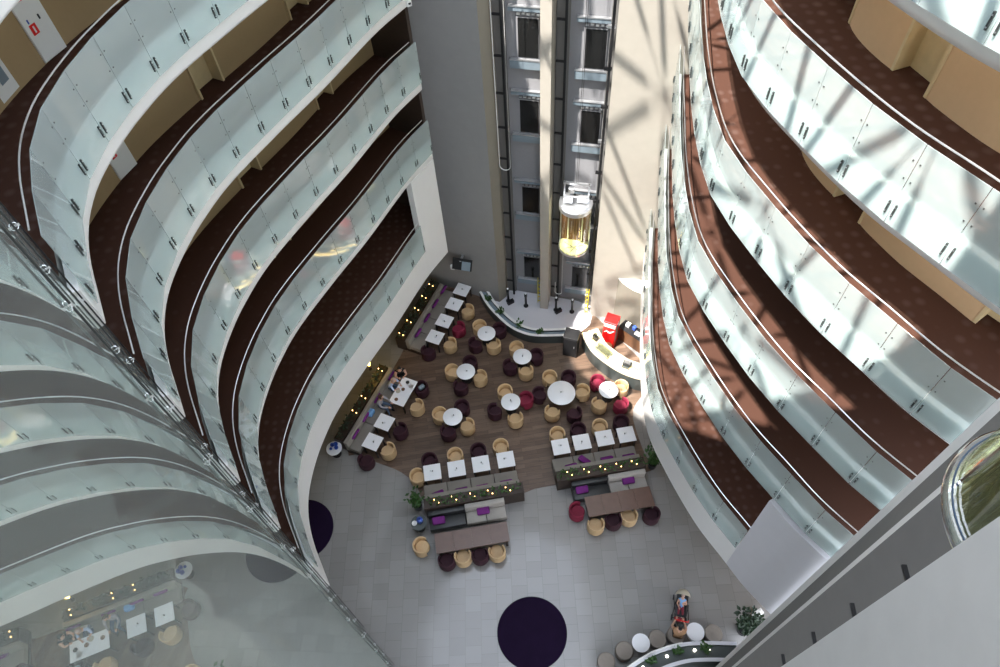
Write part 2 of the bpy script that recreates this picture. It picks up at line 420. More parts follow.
for side, curve, nm, dist in ((1, LC, 'left', 1.85), (-1, RC, 'right', 2.1)):
    total = arclen(curve)[-1]
    for i, z in enumerate(LEVELS):
        if nm == 'left': dist = 2.5 if i == 5 else 1.85
        zb = z-.87 if i < 5 else 4.32
        zn = LEVELS[i-1]-.5 if i else z+2.6
        # slab with carpet on top
        ins = offset(curve, -.16, side); back = offset(curve, -dist-.5, side)
        poly = ins+back[::-1]
        m = MB(); 
        a = [(x, y) for x, y in ins]; b = back
        va = [[m.bm.verts.new((x, y, zz)) for x, y in row] for row in (a, b) for zz in (z-.45, z-.004)]
        for k in range(len(a)-1):
            f = m.bm.faces.new((va[1][k], va[1][k+1], va[3][k+1], va[3][k])); f.material_index = 0
            f = m.bm.faces.new((va[0][k], va[2][k], va[2][k+1], va[0][k+1])); f.material_index = 1
            m.bm.faces.new((va[0][k], va[0][k+1], va[1][k+1], va[1][k])).material_index = 1
        struct(m, 'floor_gallery_'+nm, ['carpet', 'soffit'])
        # white fascia with a rolled lower edge
        h = z-zb
        prof = [(0, z), (0, z-h+.10), (-.012, z-h+.05), (-.045, z-h+.015), (-.1, z-h), (-.5, z-h), (-.5, z-h+.08), (-.15, z-h+.2), (-.15, z)]
        if nm == 'right': prof = [(0, z), (0, z-.40), (-.05, z-.55), (-.12, z-.70), (-.22, z-h+.02), (-.28, z-h), (-.5, z-h), (-.5, z-h+.08), (-.25, z-h+.25), (-.15, z-.4), (-.15, z)]
        if i == 5: prof = [(0, z), (0, zb), (-.5, zb), (-.5, zb+.1), (-.15, zb+.2), (-.15, z)]
        TR[0] += 1
        prof = [(o_+.07, z_) for o_, z_ in prof]
        struct(MB().sweep(curve, prof, side=side), 'trim_%d' % TR[0], 'fascia', smooth=True)
        # corridor wall, doors
        if nm == 'left': ds = [curve_s(offset(LC, -dist, 1), p) for p in ((-7.2, 16.5), (-5.2, 20.0), (-9.15, 10.0))[:2 if i == 5 else 3]]
        else: ds = [curve_s(offset(RC, -dist, -1), p) for p in ((7.35, 12.85), (7.7, 10.4), (7.9, 16.2), (9.2, 7.0))]
        m, fr = wall_with_doors(curve, side, dist, z-.02, zn, ds)
        w = struct(m, 'wall_corridor_'+nm, 'tan' if nm == 'left' else 'lit_tan')
        so = w.modifiers.new('thickness', 'SOLIDIFY'); so.thickness = .06; so.offset = 1 if side > 0 else -1
        for pa, pb, d, nv in fr:
            DOORN[0] += 1
            c = (pa+pb)/2+nv*.33; ang = math.atan2(d.y, d.x)
            dr = MB().box((c.x, c.y, z+1.05), (.88, .05, 2.08), ang).build('door_%d' % DOORN[0], 'oak'); tag(dr, kind='structure')
            h_ = c-nv*.05+d*.34; MB().box((h_.x, h_.y, z+1.0), (.12, .05, .03), ang).build('door_handle', 'silver', dr)
            for q in (pa, pb):
                q = q+d*(.03 if q is pa else -.03)-nv*(-.14)
                MB().box((q.x, q.y, z+(zn-z)/2), (.06, .42, zn-z-.02), ang).build('door_frame', 'oak', dr)
        # balustrade
        s0, s1 = 0.02, total-.12
        if i == 5:
            if nm == 'left': s0 = curve_s(LC, (-3.0, 20.15))
            else: s1 = curve_s(RC, (6.86, 6.75))
        if nm == 'right': s1 = min(s1, curve_s(RC, (8.0, 4.9)))
        balustrade(curve, side, z, 'frosted glass balustrade of the %s white gallery on the %s' % (ORD[i], nm), s0, s1)
    # solid wall closing part of the lowest gallery
    s = arclen(curve)
    seg = [p for p, q in zip(curve, s) if (q <= curve_s(LC, (-3.0, 20.15)) if nm == 'left' else q >= curve_s(RC, (6.86, 6.75)))]
    struct(MB().sweep(seg, [(.073, 4.33), (.073, 9.66), (-.2, 9.66), (-.2, 4.33)], side=side), 'wall_%s_gallery' % nm, 'fascia' if nm == 'left' else 'lilac')
    # wall under the galleries on the ground floor, soffit above it
    m = MB(); g = offset(curve, -(2.35 if nm == 'left' else 2.0), side)
    e_ = (V(g[0])-V(g[3])).normalized(); ex = [tuple(V(g[0])+e_*3.2)]+g
    m.sweep(ex, [(0, 0), (0, 4.5), (-.2, 4.5), (-.2, 0)], side=side)
    struct(m, 'wall_ground_'+nm, 'olive' if nm == 'left' else 'tan')
    m = MB(); m.sweep(curve, [(-.45, 4.40), (-2.5, 4.40), (-2.5, 4.55), (-.45, 4.55)], side=side); struct(m, 'ceiling_ground_'+nm, 'soffit')
    # end walls at the far side; the left one coloured dark as shade
    a_, b_ = V(offset(curve, -.12, side)[0]), V(offset(curve, -dist-.45, side)[0]); t_ = (V(curve[0])-V(curve[2])).normalized()*.15
    struct(MB().prism([tuple(a_), tuple(b_), tuple(b_+t_), tuple(a_+t_)], 4.4, 25.6), 'wall_end_'+nm, 'darkwood' if nm == 'left' else 'tan')
# roof over the left and right top corridors
for side, curve, nm, dist in ((1, LC, 'left', 1.85), (-1, RC, 'right', 2.1)):
    m = MB(); m.sweep(curve, [(0, 25.6), (-dist-.6, 25.6), (-dist-.6, 25.9), (0, 25.9)], side=side); struct(m, 'ceiling_top_'+nm, 'white')

# ------------------------------------------------------------------ fire cabinets, sockets on corridor walls
def cabinet(z, label, first=[None]):
    p, q = V((-8.85, 13.34)), V((-8.64, 13.80)); d = (q-p).normalized(); c = (p+q)/2; ang = math.atan2(d.y, d.x)
    nv = V((d.y, -d.x))
    if first[0] is None:
        t = thing('fire_hose_cabinet', (0, 0, 0), label, 'cabinet', group='white fire cabinets')
        MB().box((0, .05, .72), (.62, .30, 1.40), bev=.008).build('body', 'white', t)
        dr = MB().box((0, -.105, .72), (.60, .02, 1.36), bev=.004).build('door', 'white', t)
        MB().box((.10, -0.122, .80), (.03, .02, .09)).build('handle', 'blackmetal', dr)
        m = MB(); m.box((-.13, -0.119, .66), (.15, .01, .20)); m.box((-.13, -0.126, .66), (.035, .006, .13), mi=1); m.build('red_sign', ['red', 'white'], dr)
        m = MB(); m.box((-.10, -0.119, 1.27), (.15, .01, .15)); m.box((-.10, -0.126, 1.27), (.06, .006, .06), mi=1); m.build('red_sign', ['red', 'yellow'], dr)
        MB().box((-.17, -0.119, .83), (.03, .008, .08)).build('blue_sign', 'blue', dr)
        first[0] = t
    else:
        t = copy_tree(first[0]); tag(t, label)
    t.location = (c.x+nv.x*.12, c.y+nv.y*.12, z); t.rotation_euler.z = ang
cabinet(19.8, 'white fire hose cabinet with red signs on the second gallery down on the left')
cabinet(16.7, 'white fire hose cabinet on the third gallery down on the left')
t = thing('notice_board', (0, 0, 0), 'white board with a grey panel on the upper left corridor wall', 'board')
MB().box((0, 0, .8), (.55, .06, 1.5), bev=.01).build('panel', 'white', t); MB().box((.05, -.035, .45), (.22, .01, .3)).build('grey_sheet', 'bluesteel', t)
d = V((.11, .52)).normalized(); t.location = (-9.0, 12.15, 19.81); t.rotation_euler.z = math.atan2(d.y, d.x)
for (x, y, z, ang, lab) in ((-7.78, 15.28, 20.3, math.radians(58), 'small white socket low on the tan wall of the upper left corridor'),
                            (8.02, 9.33, 20.25, math.radians(-70), 'small white socket low on the tan wall of the upper right corridor')):
    t = thing('wall_socket', (x, y, z), lab, 'socket', rz=ang)
    MB().box((0, 0, 0), (.09, .03, .09), bev=.005).build('plate', 'white', t); MB().box((0, 0, 0), (.045, .036, .045)).build('insert', 'cream', t)

# added fill lights, out of view, to brighten the right corridor walls
for z, lv in ((19.8, 'second'), (16.7, 'third')):
    pts = offset(RC, -1.25, -1); s_ = arclen(pts)
    for k, q in enumerate((3.2, 6.4, 9.6, 12.8)):
        x, y = at_len(pts, s_, q); zc = (22.9 if z > 19 else 19.8)-.46
        t = thing('fill_light', (x, y, zc), 'added unseen fill light over the %s gallery on the right, %s from the lift wall' % (lv, ['first', 'second', 'third', 'fourth'][k]), 'lamp', group='added corridor fill lights')
        MB().lathe([(.10, 0), (.10, -.03), (.075, -.03)], n=16).build('ring', 'silver', t); MB().lathe([(.075, -.02), (0, -.02)], n=16).build('bulb', 'whitelamp', t)
        li = bpy.data.lights.new('fill_lamp', 'POINT'); li.energy = 34; li.color = (1, .85, .66); li.shadow_soft_size = .12
        lo = bpy.data.objects.new('fill_lamp', li); COL.objects.link(lo); lo.parent = t; lo.location = (0, 0, -.12)

# ------------------------------------------------------------------ far wall with the lift shafts
NV = V((-.28, -.96, 0)).normalized(); EV = V((-NV.y, NV.x, 0)); LP = V((1.2, 22.4, 0)); LA = math.atan2(EV.y, EV.x)
def LW(s, dep, z=0): return LP+EV*s+NV*dep+V((0, 0, z))
def lbox(mb, s0, s1, d0, d1, z0, z1, mi=0):
    c = LW((s0+s1)/2, (d0+d1)/2, (z0+z1)/2); return mb.box(c, (abs(s1-s0), abs(d1-d0), z1-z0), LA, mi)
HT = 30
g0 = LW(-.87, .95)
struct(MB().prism([(-4.3, 23.95), (g0.x, g0.y), (LW(-.87, -.3).x, LW(-.87, -.3).y), (-4.0, 25.3)], 0, HT), 'wall_far_left', 'grey_wall')
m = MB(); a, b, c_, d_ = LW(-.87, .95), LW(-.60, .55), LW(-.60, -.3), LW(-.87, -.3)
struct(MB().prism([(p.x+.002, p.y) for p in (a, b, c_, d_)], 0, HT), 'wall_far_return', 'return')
m = MB(); lbox(m, -.62, 3.7, -.3, 0, 0, HT); struct(m, 'wall_shaft_back', 'panel')
m = MB(); lbox(m, -.60, -.18, 0, .12, 0, HT); lbox(m, 1.62, 2.05, 0, .12, 0, HT); lbox(m, 3.42, 3.66, 0, .3, 0, HT); struct(m, 'wall_shaft_side', 'shaft')
m = MB(); lbox(m, 1.2, 1.58, 0, .95, 0, HT); struct(m, 'trim_pilaster', 'beige_wall')
m = MB(); e0 = LW(3.67, .95); m.prism([(e0.x, e0.y), (9.6, 19.4), (9.8, 20.6), (LW(3.67, -.3).x, LW(3.67, -.3).y)], 0, HT); struct(m, 'wall_far_right', 'beige_wall')

def lift_landing(s0, z, label):
    """landing door in the shaft with sill beam and header"""
    t = thing('lift_landing_door', LW(s0+.6, 0, z), label, 'lift door', rz=LA, group='lift landing doors')
    w = 1.3
    m = MB(); m.box((-.0, -.03, .76), (.80, .06, 1.56)); m.build('door_surround', 'panel', t)
    MB().box((.02, -.055, .77), (.72, .03, 1.46)).build('dark_pane', 'darkglass', t)
    m = MB(); m.box((0.03, -.09, -.04), (1.36, .14, .04)); m.box((.03, -.13, -.22), (1.36, .04, .32), mi=1); m.build('sill_beam', ['silver', 'bluesteel'], t)
    m = MB(); m.box((.03, -.08, 1.93), (1.36, .14, .04)); m.box((.03, -.12, 1.84), (1.36, .03, .15), mi=1)
    for k in range(5): m.box((-.3+.17*k, -.10, 1.68+.02*(k % 2)), (.10, .10, .06), mi=0)
    m.build('header_gear', ['silver', 'bluesteel'], t)
FLO = ['fourth', 'third', 'second', 'first']
for k, z in enumerate((13.2, 9.95, 5.62, 1.2)):
    lift_landing(0.0, z, '%s landing door up in the left lift shaft' % FLO[k])
for k, z in enumerate((13.0, 9.75, 5.4, .95)):
    lift_landing(2.33, z, '%s landing door up in the right lift shaft' % FLO[k])
# guide rails with brackets
for s_, d_, lab in ((-.22, .42, 'black guide rail beside the grey wall in the left lift shaft'), (1.98, .42, 'black guide rail beside the pilaster in the right lift shaft'),
                    (3.52, .62, 'black guide rail against the sunlit beige wall in the right lift shaft')):
    t = thing('guide_rail', LW(s_, d_, 0), lab, 'rail', rz=LA)
    MB().box((0, 0, 10), (.09, .07, 19.6)).build('rail', 'blackmetal', t)
    for k in range(12):
        z = 1.2+1.53*k
        if s_ < 3: MB().box((-.16, .02, z), (.34, .06, .07)).build('bracket', 'blackmetal', t)
        else: MB().box((-.05, .02, z), (.26, .10, .10)).build('bracket', 'silver' if k % 3 == 0 else 'blackmetal', t)
# travelling cables
def cable(pts, lab):
    o = MB().tube(pts, .018, 6).build('travelling_cable', 'white', smooth=True); tag(o, lab, 'cable')
def loop(s_, w, zb, z1, z2, dep):
    pts = [LW(s_-w, dep, z1)]
    for k in range(9):
        a = PI+PI*k/8; pts.append(LW(s_+w*math.cos(a), dep, zb+w+w*math.sin(a)))
    pts.append(LW(s_+w, dep, z2)); return pts
cable(loop(-.28, .22, 8.5, 17, 17, .68), 'white travelling cable hanging in a loop in the left lift shaft')
cable(loop(2.05, .16, 1.05, 1.9, 4.3, .7), 'white travelling cable hanging in a loop below the lift car')
# yellow ladders at the foot of the shafts
for s_, d_, lab in ((1.09, .6, 'yellow ladder at the foot of the left lift shaft'), (3.47, .85, 'yellow ladder at the foot of the right lift shaft')):
    t = thing('pit_ladder', LW(s_, d_, 0), lab, 'ladder', rz=LA)
    for x in (-.06, .06): MB().box((x, 0, .95), (.03, .04, 1.9)).build('rail', 'yellow', t)
    for k in range(6): MB().box((0, 0, .2+.3*k), (.12, .03, .03)).build('rung', 'yellow', t)
# buffers
for (x, y, lab) in ((.55, 21.75, 'black buffer post by the grey wall at the foot of the left shaft'), (1.40, 21.35, 'black buffer post in the middle of the left shaft'),
                    (2.85, 20.95, 'black buffer post beside the pilaster in the right shaft'), (3.62, 20.75, 'black buffer post by the yellow ladder in the right shaft')):
    t = thing('lift_buffer', (x, y, .05), lab, 'buffer')
    MB().lathe([(.12, 0), (.12, .04), (.05, .05)], n=16).build('foot', 'blackmetal', t, smooth=True)
    MB().lathe([(.055, .04), (.055, .75), (.075, .78), (.075, .95), (.03, .97)], n=16).build('post', 'blackmetal', t, smooth=True)
    MB().lathe([(.05, .96), (.06, 1.0), (0, 1.03)], n=16).build('cap', 'silver', t, smooth=True)
    if x in (.55, 2.85): MB().box((.1, -.16, .12), (.34, .16, .2), .5).build('switch_box', 'blackmetal', t)
# glass lift car
cc = LW(2.66, .78); t = thing('lift_car', (cc.x, cc.y, 4.75), 'round-fronted glass lift car with silver roof in the right shaft', 'lift', rz=LA)
R_ = .66
def dshape(r, back=.30, n=20):
    return [(r*math.cos(-PI+PI*k/n), r*math.sin(-PI+PI*k/n)) for k in range(n+1)]+[(r, back), (-r, back)]
m = MB(); m.prism(dshape(R_), -.12, 0, 0); m.build('floor_plate', ['silver'], t)
m = MB(); m.prism(dshape(R_-.04), .0, .03)
m.build('cabin_floor', 'carfloor', t)
m = MB()
for a in (-.5, .35, 1.0): m.box((.1*a, -.15, .034), (.85, .025, .006), 1.1*a)
m.build('floor_seams', 'shaft', t)
m = MB(); m.lathe([(R_, 0), (R_, 2.3)], n=24, a0=-PI, a1=0); m.build('glass_wall', 'carglass', t, smooth=True)
m = MB(); 
for x in (-.63, -.3, .3, .63): m.box((x, .24, 1.15), (.05, .04, 2.3))
m.box((0, .28, 1.15), (1.3, .03, 2.3), mi=1); m.build('back_wall', ['silver', 'brown'], t)
m = MB(); m.prism(dshape(R_+.03), 2.3, 2.5, 0); m.box((0, -.25, 2.505), (1.15, .03, .012)); m.build('roof', 'silver', t)
m = MB()
for x in (-.5, .5): m.box((x, .12, 3.0), (.06, .08, 1.0))
m.box((0, .12, 3.45), (1.1, .10, .10)); m.box((0, -.1, 2.95), (1.0, .05, .05)); m.box((-.3, 0, 2.75), (.35, .3, .3)); m.box((.25, .1, 2.68), (.4, .25, .2)); m.lathe([(.13, 3.1), (.13, 3.3)], (-.2, .0, 0), 14)
for x in (-.48, .48): m.tube([(x, -.1, 2.5), (x, -.1, 2.96), (x, .12, 2.96)], .02, 6)
m.build('roof_gear', 'silver', t)
MB().lathe([(.0, 2.27), (.12, 2.27), (.12, 2.295)], n=16).build('ceiling_lamp', 'whitelamp', t)
for x in (-.03, .03): MB().tube([(x, .12, 3.5), (x, .12, 20)], .008, 5).build('hoist_rope', 'blackmetal', t)
li = bpy.data.lights.new('lift_lamp', 'POINT'); li.energy = 30; li.color = (1, .93, .66); li.shadow_soft_size = .1
lo = bpy.data.objects.new('lift_lamp', li); COL.objects.link(lo); lo.location = (cc.x+NV.x*.1, cc.y+NV.y*.1, 4.75+2.1); tag(lo, 'warm lamp inside the glass lift car', 'lamp')
# pit platform
pit = [(-.55, 22.25), (0.0, 21.35), (.5, 20.6), (1.0, 20.1), (1.92, 19.6), (2.96, 19.42), (3.75, 19.4), (4.4, 19.9), (4.72, 20.9), (4.0, 21.4), (1.0, 22.4), (.2, 22.6)]
struct(MB().prism(pit, 0, .05), 'floor_lift_pit', 'lilac')
def curved_planter(curve, side, h, w, label, plants, lamps, z0=0):
    t = thing('curved_planter', (0, 0, 0), label, 'planter')
    m = MB(); m.sweep(curve, [(0, z0), (0, h), (-.09, h), (-.09, h-.16), (-w+.09, h-.16), (-w+.09, h), (-w, h), (-w, z0)], side=side)
    m.build('wall', 'counter', t)
    m = MB()
    for o_ in (.02, -w+.10): m.sweep(curve, [(o_, h), (o_, h+.03), (o_-.12, h+.03), (o_-.12, h)], side=side)
    m.build('rim', 'white' if w < .5 else 'lilac', t)
    m = MB(); m.sweep(curve, [(-.095, h-.15), (-w+.095, h-.15), (-w+.095, h-.1), (-.095, h-.1)], side=side); m.build('gravel_bed', 'bluesteel' if w < .5 else 'counter', t)
    k = 0
    for (x, y) in plants:
        m = MB()
        for i in range(26):
            a, r = random.uniform(0, 2*PI), random.uniform(0, .15)
            leaf(m, V((x+r*math.cos(a), y+r*math.sin(a), h-.06+random.uniform(.02, .28))), random.uniform(.13, .2))
        m.build('shrub', 'leaf', t)
    for (x, y) in lamps:
        m = MB(); m.lathe([(.05, 0), (.05, .05), (0, .07)], (x, y, h-.1), 10); m.build('spot_lamp', 'whitelamp', t)
def leaf(m, p, L):
    a = random.uniform(0, 2*PI); e = random.uniform(-.2, 1.0)
    d = V((math.cos(a)*math.cos(e), math.sin(a)*math.cos(e), math.sin(e))); s = d.cross(V((0, 0, 1))).normalized()*L*.28; up = d.cross(s).normalized()*L*.12
    A = [m.bm.verts.new(q) for q in (p, p+d*L*.5+s, p+d*L, p+d*L*.5-s, p+d*L*.5+up)]
    for f in ((0, 1, 4), (1, 2, 4), (2, 3, 4), (3, 0, 4)): m.bm.faces.new([A[i] for i in f])
fp = catmull([(-.86, 22.02), (-.80, 21.9), (-.52, 21.18), (-.03, 20.39), (.5, 19.73), (1.04, 19.33), (1.71, 19.08), (2.96, 18.97), (3.75, 18.95)])
curved_planter(fp, -1, .6, .42, 'curved white planter wall around the foot of the lift shafts', [(-.43, 21.53), (.1, 20.68), (.95, 19.78), (1.9, 19.28)], [])

# things on the grey wall
t = thing('wall_screen', (-1.45, 22.25, 2.75), 'dark screen on a bracket high on the grey wall', 'screen', rz=math.radians(-18))
MB().box((0, -.22, 0), (.95, .08, .55), R=Matrix.Rotation(math.radians(-35), 4, 'X')).build('screen_case', 'blackmetal', t)
MB().box((.2, -.29, -.02), (.42, .03, .42), R=Matrix.Rotation(math.radians(-35), 4, 'X')).build('lit_panel', 'bluesteel', t)
MB().box((-.1, 0.05, .1), (.1, .45, .1)).build('bracket', 'silver', t)
t = thing('alarm_sounder', (-2.03, 22.05, 2.5), 'small white box on the grey wall left of the dark screen', 'box', rz=math.radians(-18))
MB().box((0, .1, 0), (.2, .14, .26), bev=.02).build('case', 'white', t); MB().box((0, .02, .0), (.12, .03, .1)).build('grille_cover', 'silver', t)
t = thing('security_camera', (-2.05, 21.45, 15.98), 'white box camera at the corner of the third gallery beside the grey wall', 'camera', rz=.5)
MB().box((0, 0, .0), (.16, .2, .22), bev=.015).build('case', 'white', t); MB().lathe([(.04, 0), (.05, .04), (0, .05)], (0, -.1, -.02), 12).build('lens', 'blackmetal', t)

# ------------------------------------------------------------------ the near side: pillar, lift, glass facade
def pol(az, d): a = math.radians(az); return (d*math.sin(a), d*math.cos(a))
P0, P1, P2, P3, P4 = pol(56.75, 7.6), pol(57.6, 7.4), pol(59.1, 6.7), pol(59.65, 6.5), pol(68, 5.9)
far = [pol(70, 9), pol(57.4, 10.0)]
struct(MB().prism([P0, P1, pol(58.2, 8.9), pol(57.2, 9.1)], 0, HT), 'wall_near_pillar', 'near_wall')
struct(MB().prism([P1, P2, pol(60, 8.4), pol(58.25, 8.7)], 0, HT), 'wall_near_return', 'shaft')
struct(MB().prism([P2, P3, pol(60.6, 7.5), pol(60, 7.7)], 0, HT), 'trim_near', 'near_wall')
struct(MB().prism([P3, P4, pol(69.5, 6.8), pol(60.7, 7.5)], 0, HT), 'wall_near_shaft', 'shaft')
W0, W1 = V(pol(64.85, 3.3)), V(pol(105, 2.6))
dW = (W1-W0).normalized(); nW = V((-dW.y, dW.x))
if nW.dot(W0) < 0: nW = -nW
struct(MB().prism([tuple(W0), tuple(W1), tuple(W1+nW*.14), tuple(W0+nW*.14+dW*.05)], 0, HT), 'wall_near_side', 'near_wall')
rp = V(pol(64.6, 5.72)); rd = (V(P4)-V(P3)).normalized()
t = thing('guide_rail', (rp.x, rp.y, 0), 'black guide rail with brackets on the dark wall beside the nearer lift', 'rail', rz=math.atan2(rd.y, rd.x))
MB().box((.12, 0, 15), (.06, .06, 29)).build('rail', 'blackmetal', t)
for k in range(11): MB().box((-.02, -.02, 6.4+1.93*k), (.26, .06, .05)).build('bracket', 'blackmetal', t)
# near lift car
cz = 27.7-5.62
t = thing('lift_car', (4.36, 1.685, cz), 'curved glass lift car with a chrome rim behind the pale near wall', 'lift')
m = MB(); m.lathe([(.84, -.12), (.88, -.11), (.90, -.06), (.90, 0), (.88, .03), (.84, .03)], n=64); m.build('chrome_rim', 'chrome', t, smooth=True)
m = MB(); m.tube([(.85*math.cos(a*PI/32), .85*math.sin(a*PI/32), .035) for a in range(64)], .007, 6, closed=True); m.build('seal', 'denim', t)
m = MB(); m.lathe([(.83, .03), (.83, 2.35)], n=48); m.build('glass_wall', 'carglass', t, smooth=True)
m = MB(); m.lathe([(0, .0), (.83, .0), (.83, -.2), (0, -.2)], n=48); m.build('cabin_floor', 'olivefloor', t)
m = MB()
for a in (150, 205, 95): m.tube([(.80*math.cos(math.radians(a)), .80*math.sin(math.radians(a)), z) for z in (.03, 2.3)], .035, 8)
m.build('mullion', 'chrome', t, smooth=True)
m = MB(); m.lathe([(0, 2.5), (.80, 2.5), (.9, 2.42), (.9, 2.35), (0, 2.35)], n=48); m.build('roof', 'silver', t, smooth=True)
MB().lathe([(0, 2.33), (.15, 2.33), (.15, 2.35)], n=16).build('ceiling_lamp', 'whitelamp', t)
li = bpy.data.lights.new('lift_lamp', 'POINT'); li.energy = 22; li.color = (1, .94, .72); li.shadow_soft_size = .12
lo = bpy.data.objects.new('lift_lamp', li); COL.objects.link(lo); lo.parent = t; lo.location = (0, 0, 2.2)
# glass facade: plane through the photographer's left shoulder
FN = V((-.7585, -.6517, 0)); FD = V((-.6517, .7585, 0)); F0 = FN*.235
def FP(tt, inb, z): return F0+FD*tt-FN*inb+V((0, 0, z))
a_, b_ = FP(-2.5, 0, 0), FP(16, 0, 0); c1, d1 = FP(16, -.03, 0), FP(-2.5, -.03, 0)
struct(MB().prism([(p.x, p.y) for p in (a_, b_, c1, d1)], -.2, 32), 'window_1', 'facade')
for k, (tt, inb) in enumerate(((5.4, .03), (7.2, .045), (9.0, .06))):
    p = FP(tt, inb, 0)
    t = thing('glass_support_rod', (p.x, p.y, 0), ['steel rod with small spider fittings on the mirror glass wall, nearest the viewer', 'steel rod with small spider fittings on the mirror glass wall, middle of three',
        'steel rod with small spider fittings where the mirror glass wall meets the galleries'][k], 'rod', rz=math.atan2(FD.y, FD.x))
    MB().tube([(0, 0, 0.05), (0, 0, 31)], .012, 8).build('rod', 'clamp' if k < 2 else 'blackmetal', t, smooth=True)
    for q in range(18):
        z = 1.4+1.55*q+(.6 if k % 2 else 0)
        m = MB(); m.lathe([(.010, -.025), (.013, -.02), (.013, .02), (.010, .025)], (0, 0, z), 10)
        for sx in (-1, 1):
            for sz in (-1, 1): m.tube([(0, 0, z), (sx*.03, inb*.5, z+sz*.03), (sx*.035, inb-.004, z+sz*.035)], .006, 6)
        m.build('spider_fitting', 'silver', t, smooth=True)

# ------------------------------------------------------------------ furniture
def D(rz): return V((math.cos(rz), math.sin(rz), 0))
def tub_chair_proto(kind, cm):
    t = thing('tub_chair', (0, 0, 0), '', 'chair')
    m = MB(); n = 22; rings = []
    for i in range(n+1):
        a = math.radians(-90-126+252*i/n)          # open towards +Y
        u = abs(i/n*2-1); top = .655-.05*u**3
        ca, sa = math.cos(a), math.sin(a)
        pr = [(.275, .10), (.345, .10), (.352, .36), (.348, top-.03), (.338, top), (.292, top), (.278, top-.04), (.27, .36)]
        rings.append([m.bm.verts.new((r*ca, r*sa*.97, z)) for r, z in pr])
    for A, B in zip(rings, rings[1:]):
        for k in range(8): m.bm.faces.new((A[k], A[(k+1) % 8], B[(k+1) % 8], B[k]))
    m.bm.faces.new(rings[0]); m.bm.faces.new(rings[-1][::-1])
    m.build('backrest', cm, t, smooth=True)
    MB().lathe([(.0, .17), (.25, .17), (.268, .22), (.268, .36), (.24, .40), (0, .415)], (0, .03, 0), 24, sy=1.06).build('seat', cm, t, smooth=True)
    MB().lathe([(.22, 0), (.23, .04), (.23, .17), (0, .17)], n=20).build('base', 'darkwood', t, smooth=True)
    return t
PROTO = {k: tub_chair_proto(k, c) for k, c in (('beige', 'beige_chair'), ('wine', 'wine_chair'), ('crimson', 'red_chair'))}
USED = set()
def chair(kind, xy, target, where):
    src = PROTO[kind]
    if kind in USED: t = copy_tree(src)
    else: t = src; USED.add(kind)
    word = {'beige': 'beige', 'wine': 'dark wine', 'crimson': 'crimson'}[kind]
    d = V(target)-V(xy)
    t.location = (*xy, .012 if True else 0); t.rotation_euler.z = math.atan2(-d.x, d.y)
    tag(t, '%s tub chair %s' % (word, where), 'chair', 'tub chairs in the restaurant')
def on_table(xy, z, where, k):
    t = thing('condiment_caddy', (*xy, z), 'small grey caddy on %s' % where, 'caddy', rz=k*1.3, group='caddies on the white tables')
    MB().box((0, 0, .012), (.14, .07, .024), bev=.004).build('tray', 'silver', t)
    MB().lathe([(.02, .02), (.02, .08), (.012, .09), (0, .09)], (-.04, 0, 0), 10).build('shaker', 'blackmetal', t)
    MB().lathe([(.02, .02), (.02, .08), (.012, .09), (0, .09)], (.03, 0, 0), 10).build('shaker', 'silver', t)
RDESC = ['the round table nearest the corner bench', 'the round table below the planter wall', 'the round table nearest the diners', 'the round table above the left booth',
         'the round table left of the biggest one', 'the biggest round table', 'the sunlit round table beside the bar']
RT = [(-.64, 19.37), (.94, 17.9), (-1.7, 17.32), (-2.36, 15.03), (.23, 15.55), (2.51, 15.8), (4.61, 15.76)]
RCH = [[('beige', (-.95, 19.98), 'upper left'), ('wine', (-.02, 19.72), 'upper right'), ('wine', (-1.2, 19.0), 'lower left'), ('beige', (-.34, 18.84), 'lower right')],
       [('beige', (.72, 18.55), 'upper left'), ('wine', (.35, 17.6), 'lower left'), ('beige', (1.05, 17.25), 'bottom'), ('wine', (1.60, 18.05), 'right')],
       [('beige', (-2.34, 17.55), 'left'), ('wine', (-1.5, 17.95), 'top'), ('beige', (-1.08, 17.12), 'right'), ('wine', (-1.98, 16.72), 'bottom')],
       [('beige', (-2.95, 15.33), 'left'), ('wine', (-1.95, 15.62), 'upper right'), ('beige', (-1.76, 14.68), 'lower right'), ('wine', (-2.6, 14.45), 'bottom')],
       [('beige', (.02, 16.24), 'upper left'), ('crimson', (.92, 15.78), 'right'), ('beige', (.38, 14.85), 'bottom'), ('wine', (-.5, 15.32), 'left')],
       [('beige', (2.1, 16.8), 'upper left'), ('wine', (2.95, 16.72), 'upper right'), ('beige', (3.48, 15.93), 'right'), ('wine', (2.98, 14.86), 'lower right'), ('beige', (2.02, 15.02), 'lower left'), ('wine', (1.55, 15.98), 'left')],
       [('crimson', (4.22, 16.36), 'upper left'), ('beige', (5.22, 15.98), 'right'), ('crimson', (5.08, 15.12), 'lower right'), ('beige', (4.12, 15.22), 'lower left')]]
def round_table(i):
    r = .62 if i == 5 else .43
    t = thing('round_table', (*RT[i], .012), 'white topped pedestal table, '+RDESC[i], 'table', group='round white tables')
    MB().lathe([(0, .70), (r-.02, .70), (r, .715), (r, .735), (r-.01, .742), (0, .742)], n=40).build('table_top', 'tabletop', t, smooth=True)
    MB().lathe([(.035, .03), (.035, .70)], n=14).build('column', 'blackmetal', t, smooth=True)
    MB().lathe([(.24, 0), (.24, .015), (.05, .04), (0, .04)], n=28).build('foot', 'blackmetal', t, smooth=True)
    on_table((RT[i][0]+.02, RT[i][1]+.02), .755, RDESC[i], i)
    for kind, xy, w in RCH[i]: chair(kind, xy, RT[i], 'at the %s of %s' % (w, RDESC[i]))
for i in range(7): round_table(i)

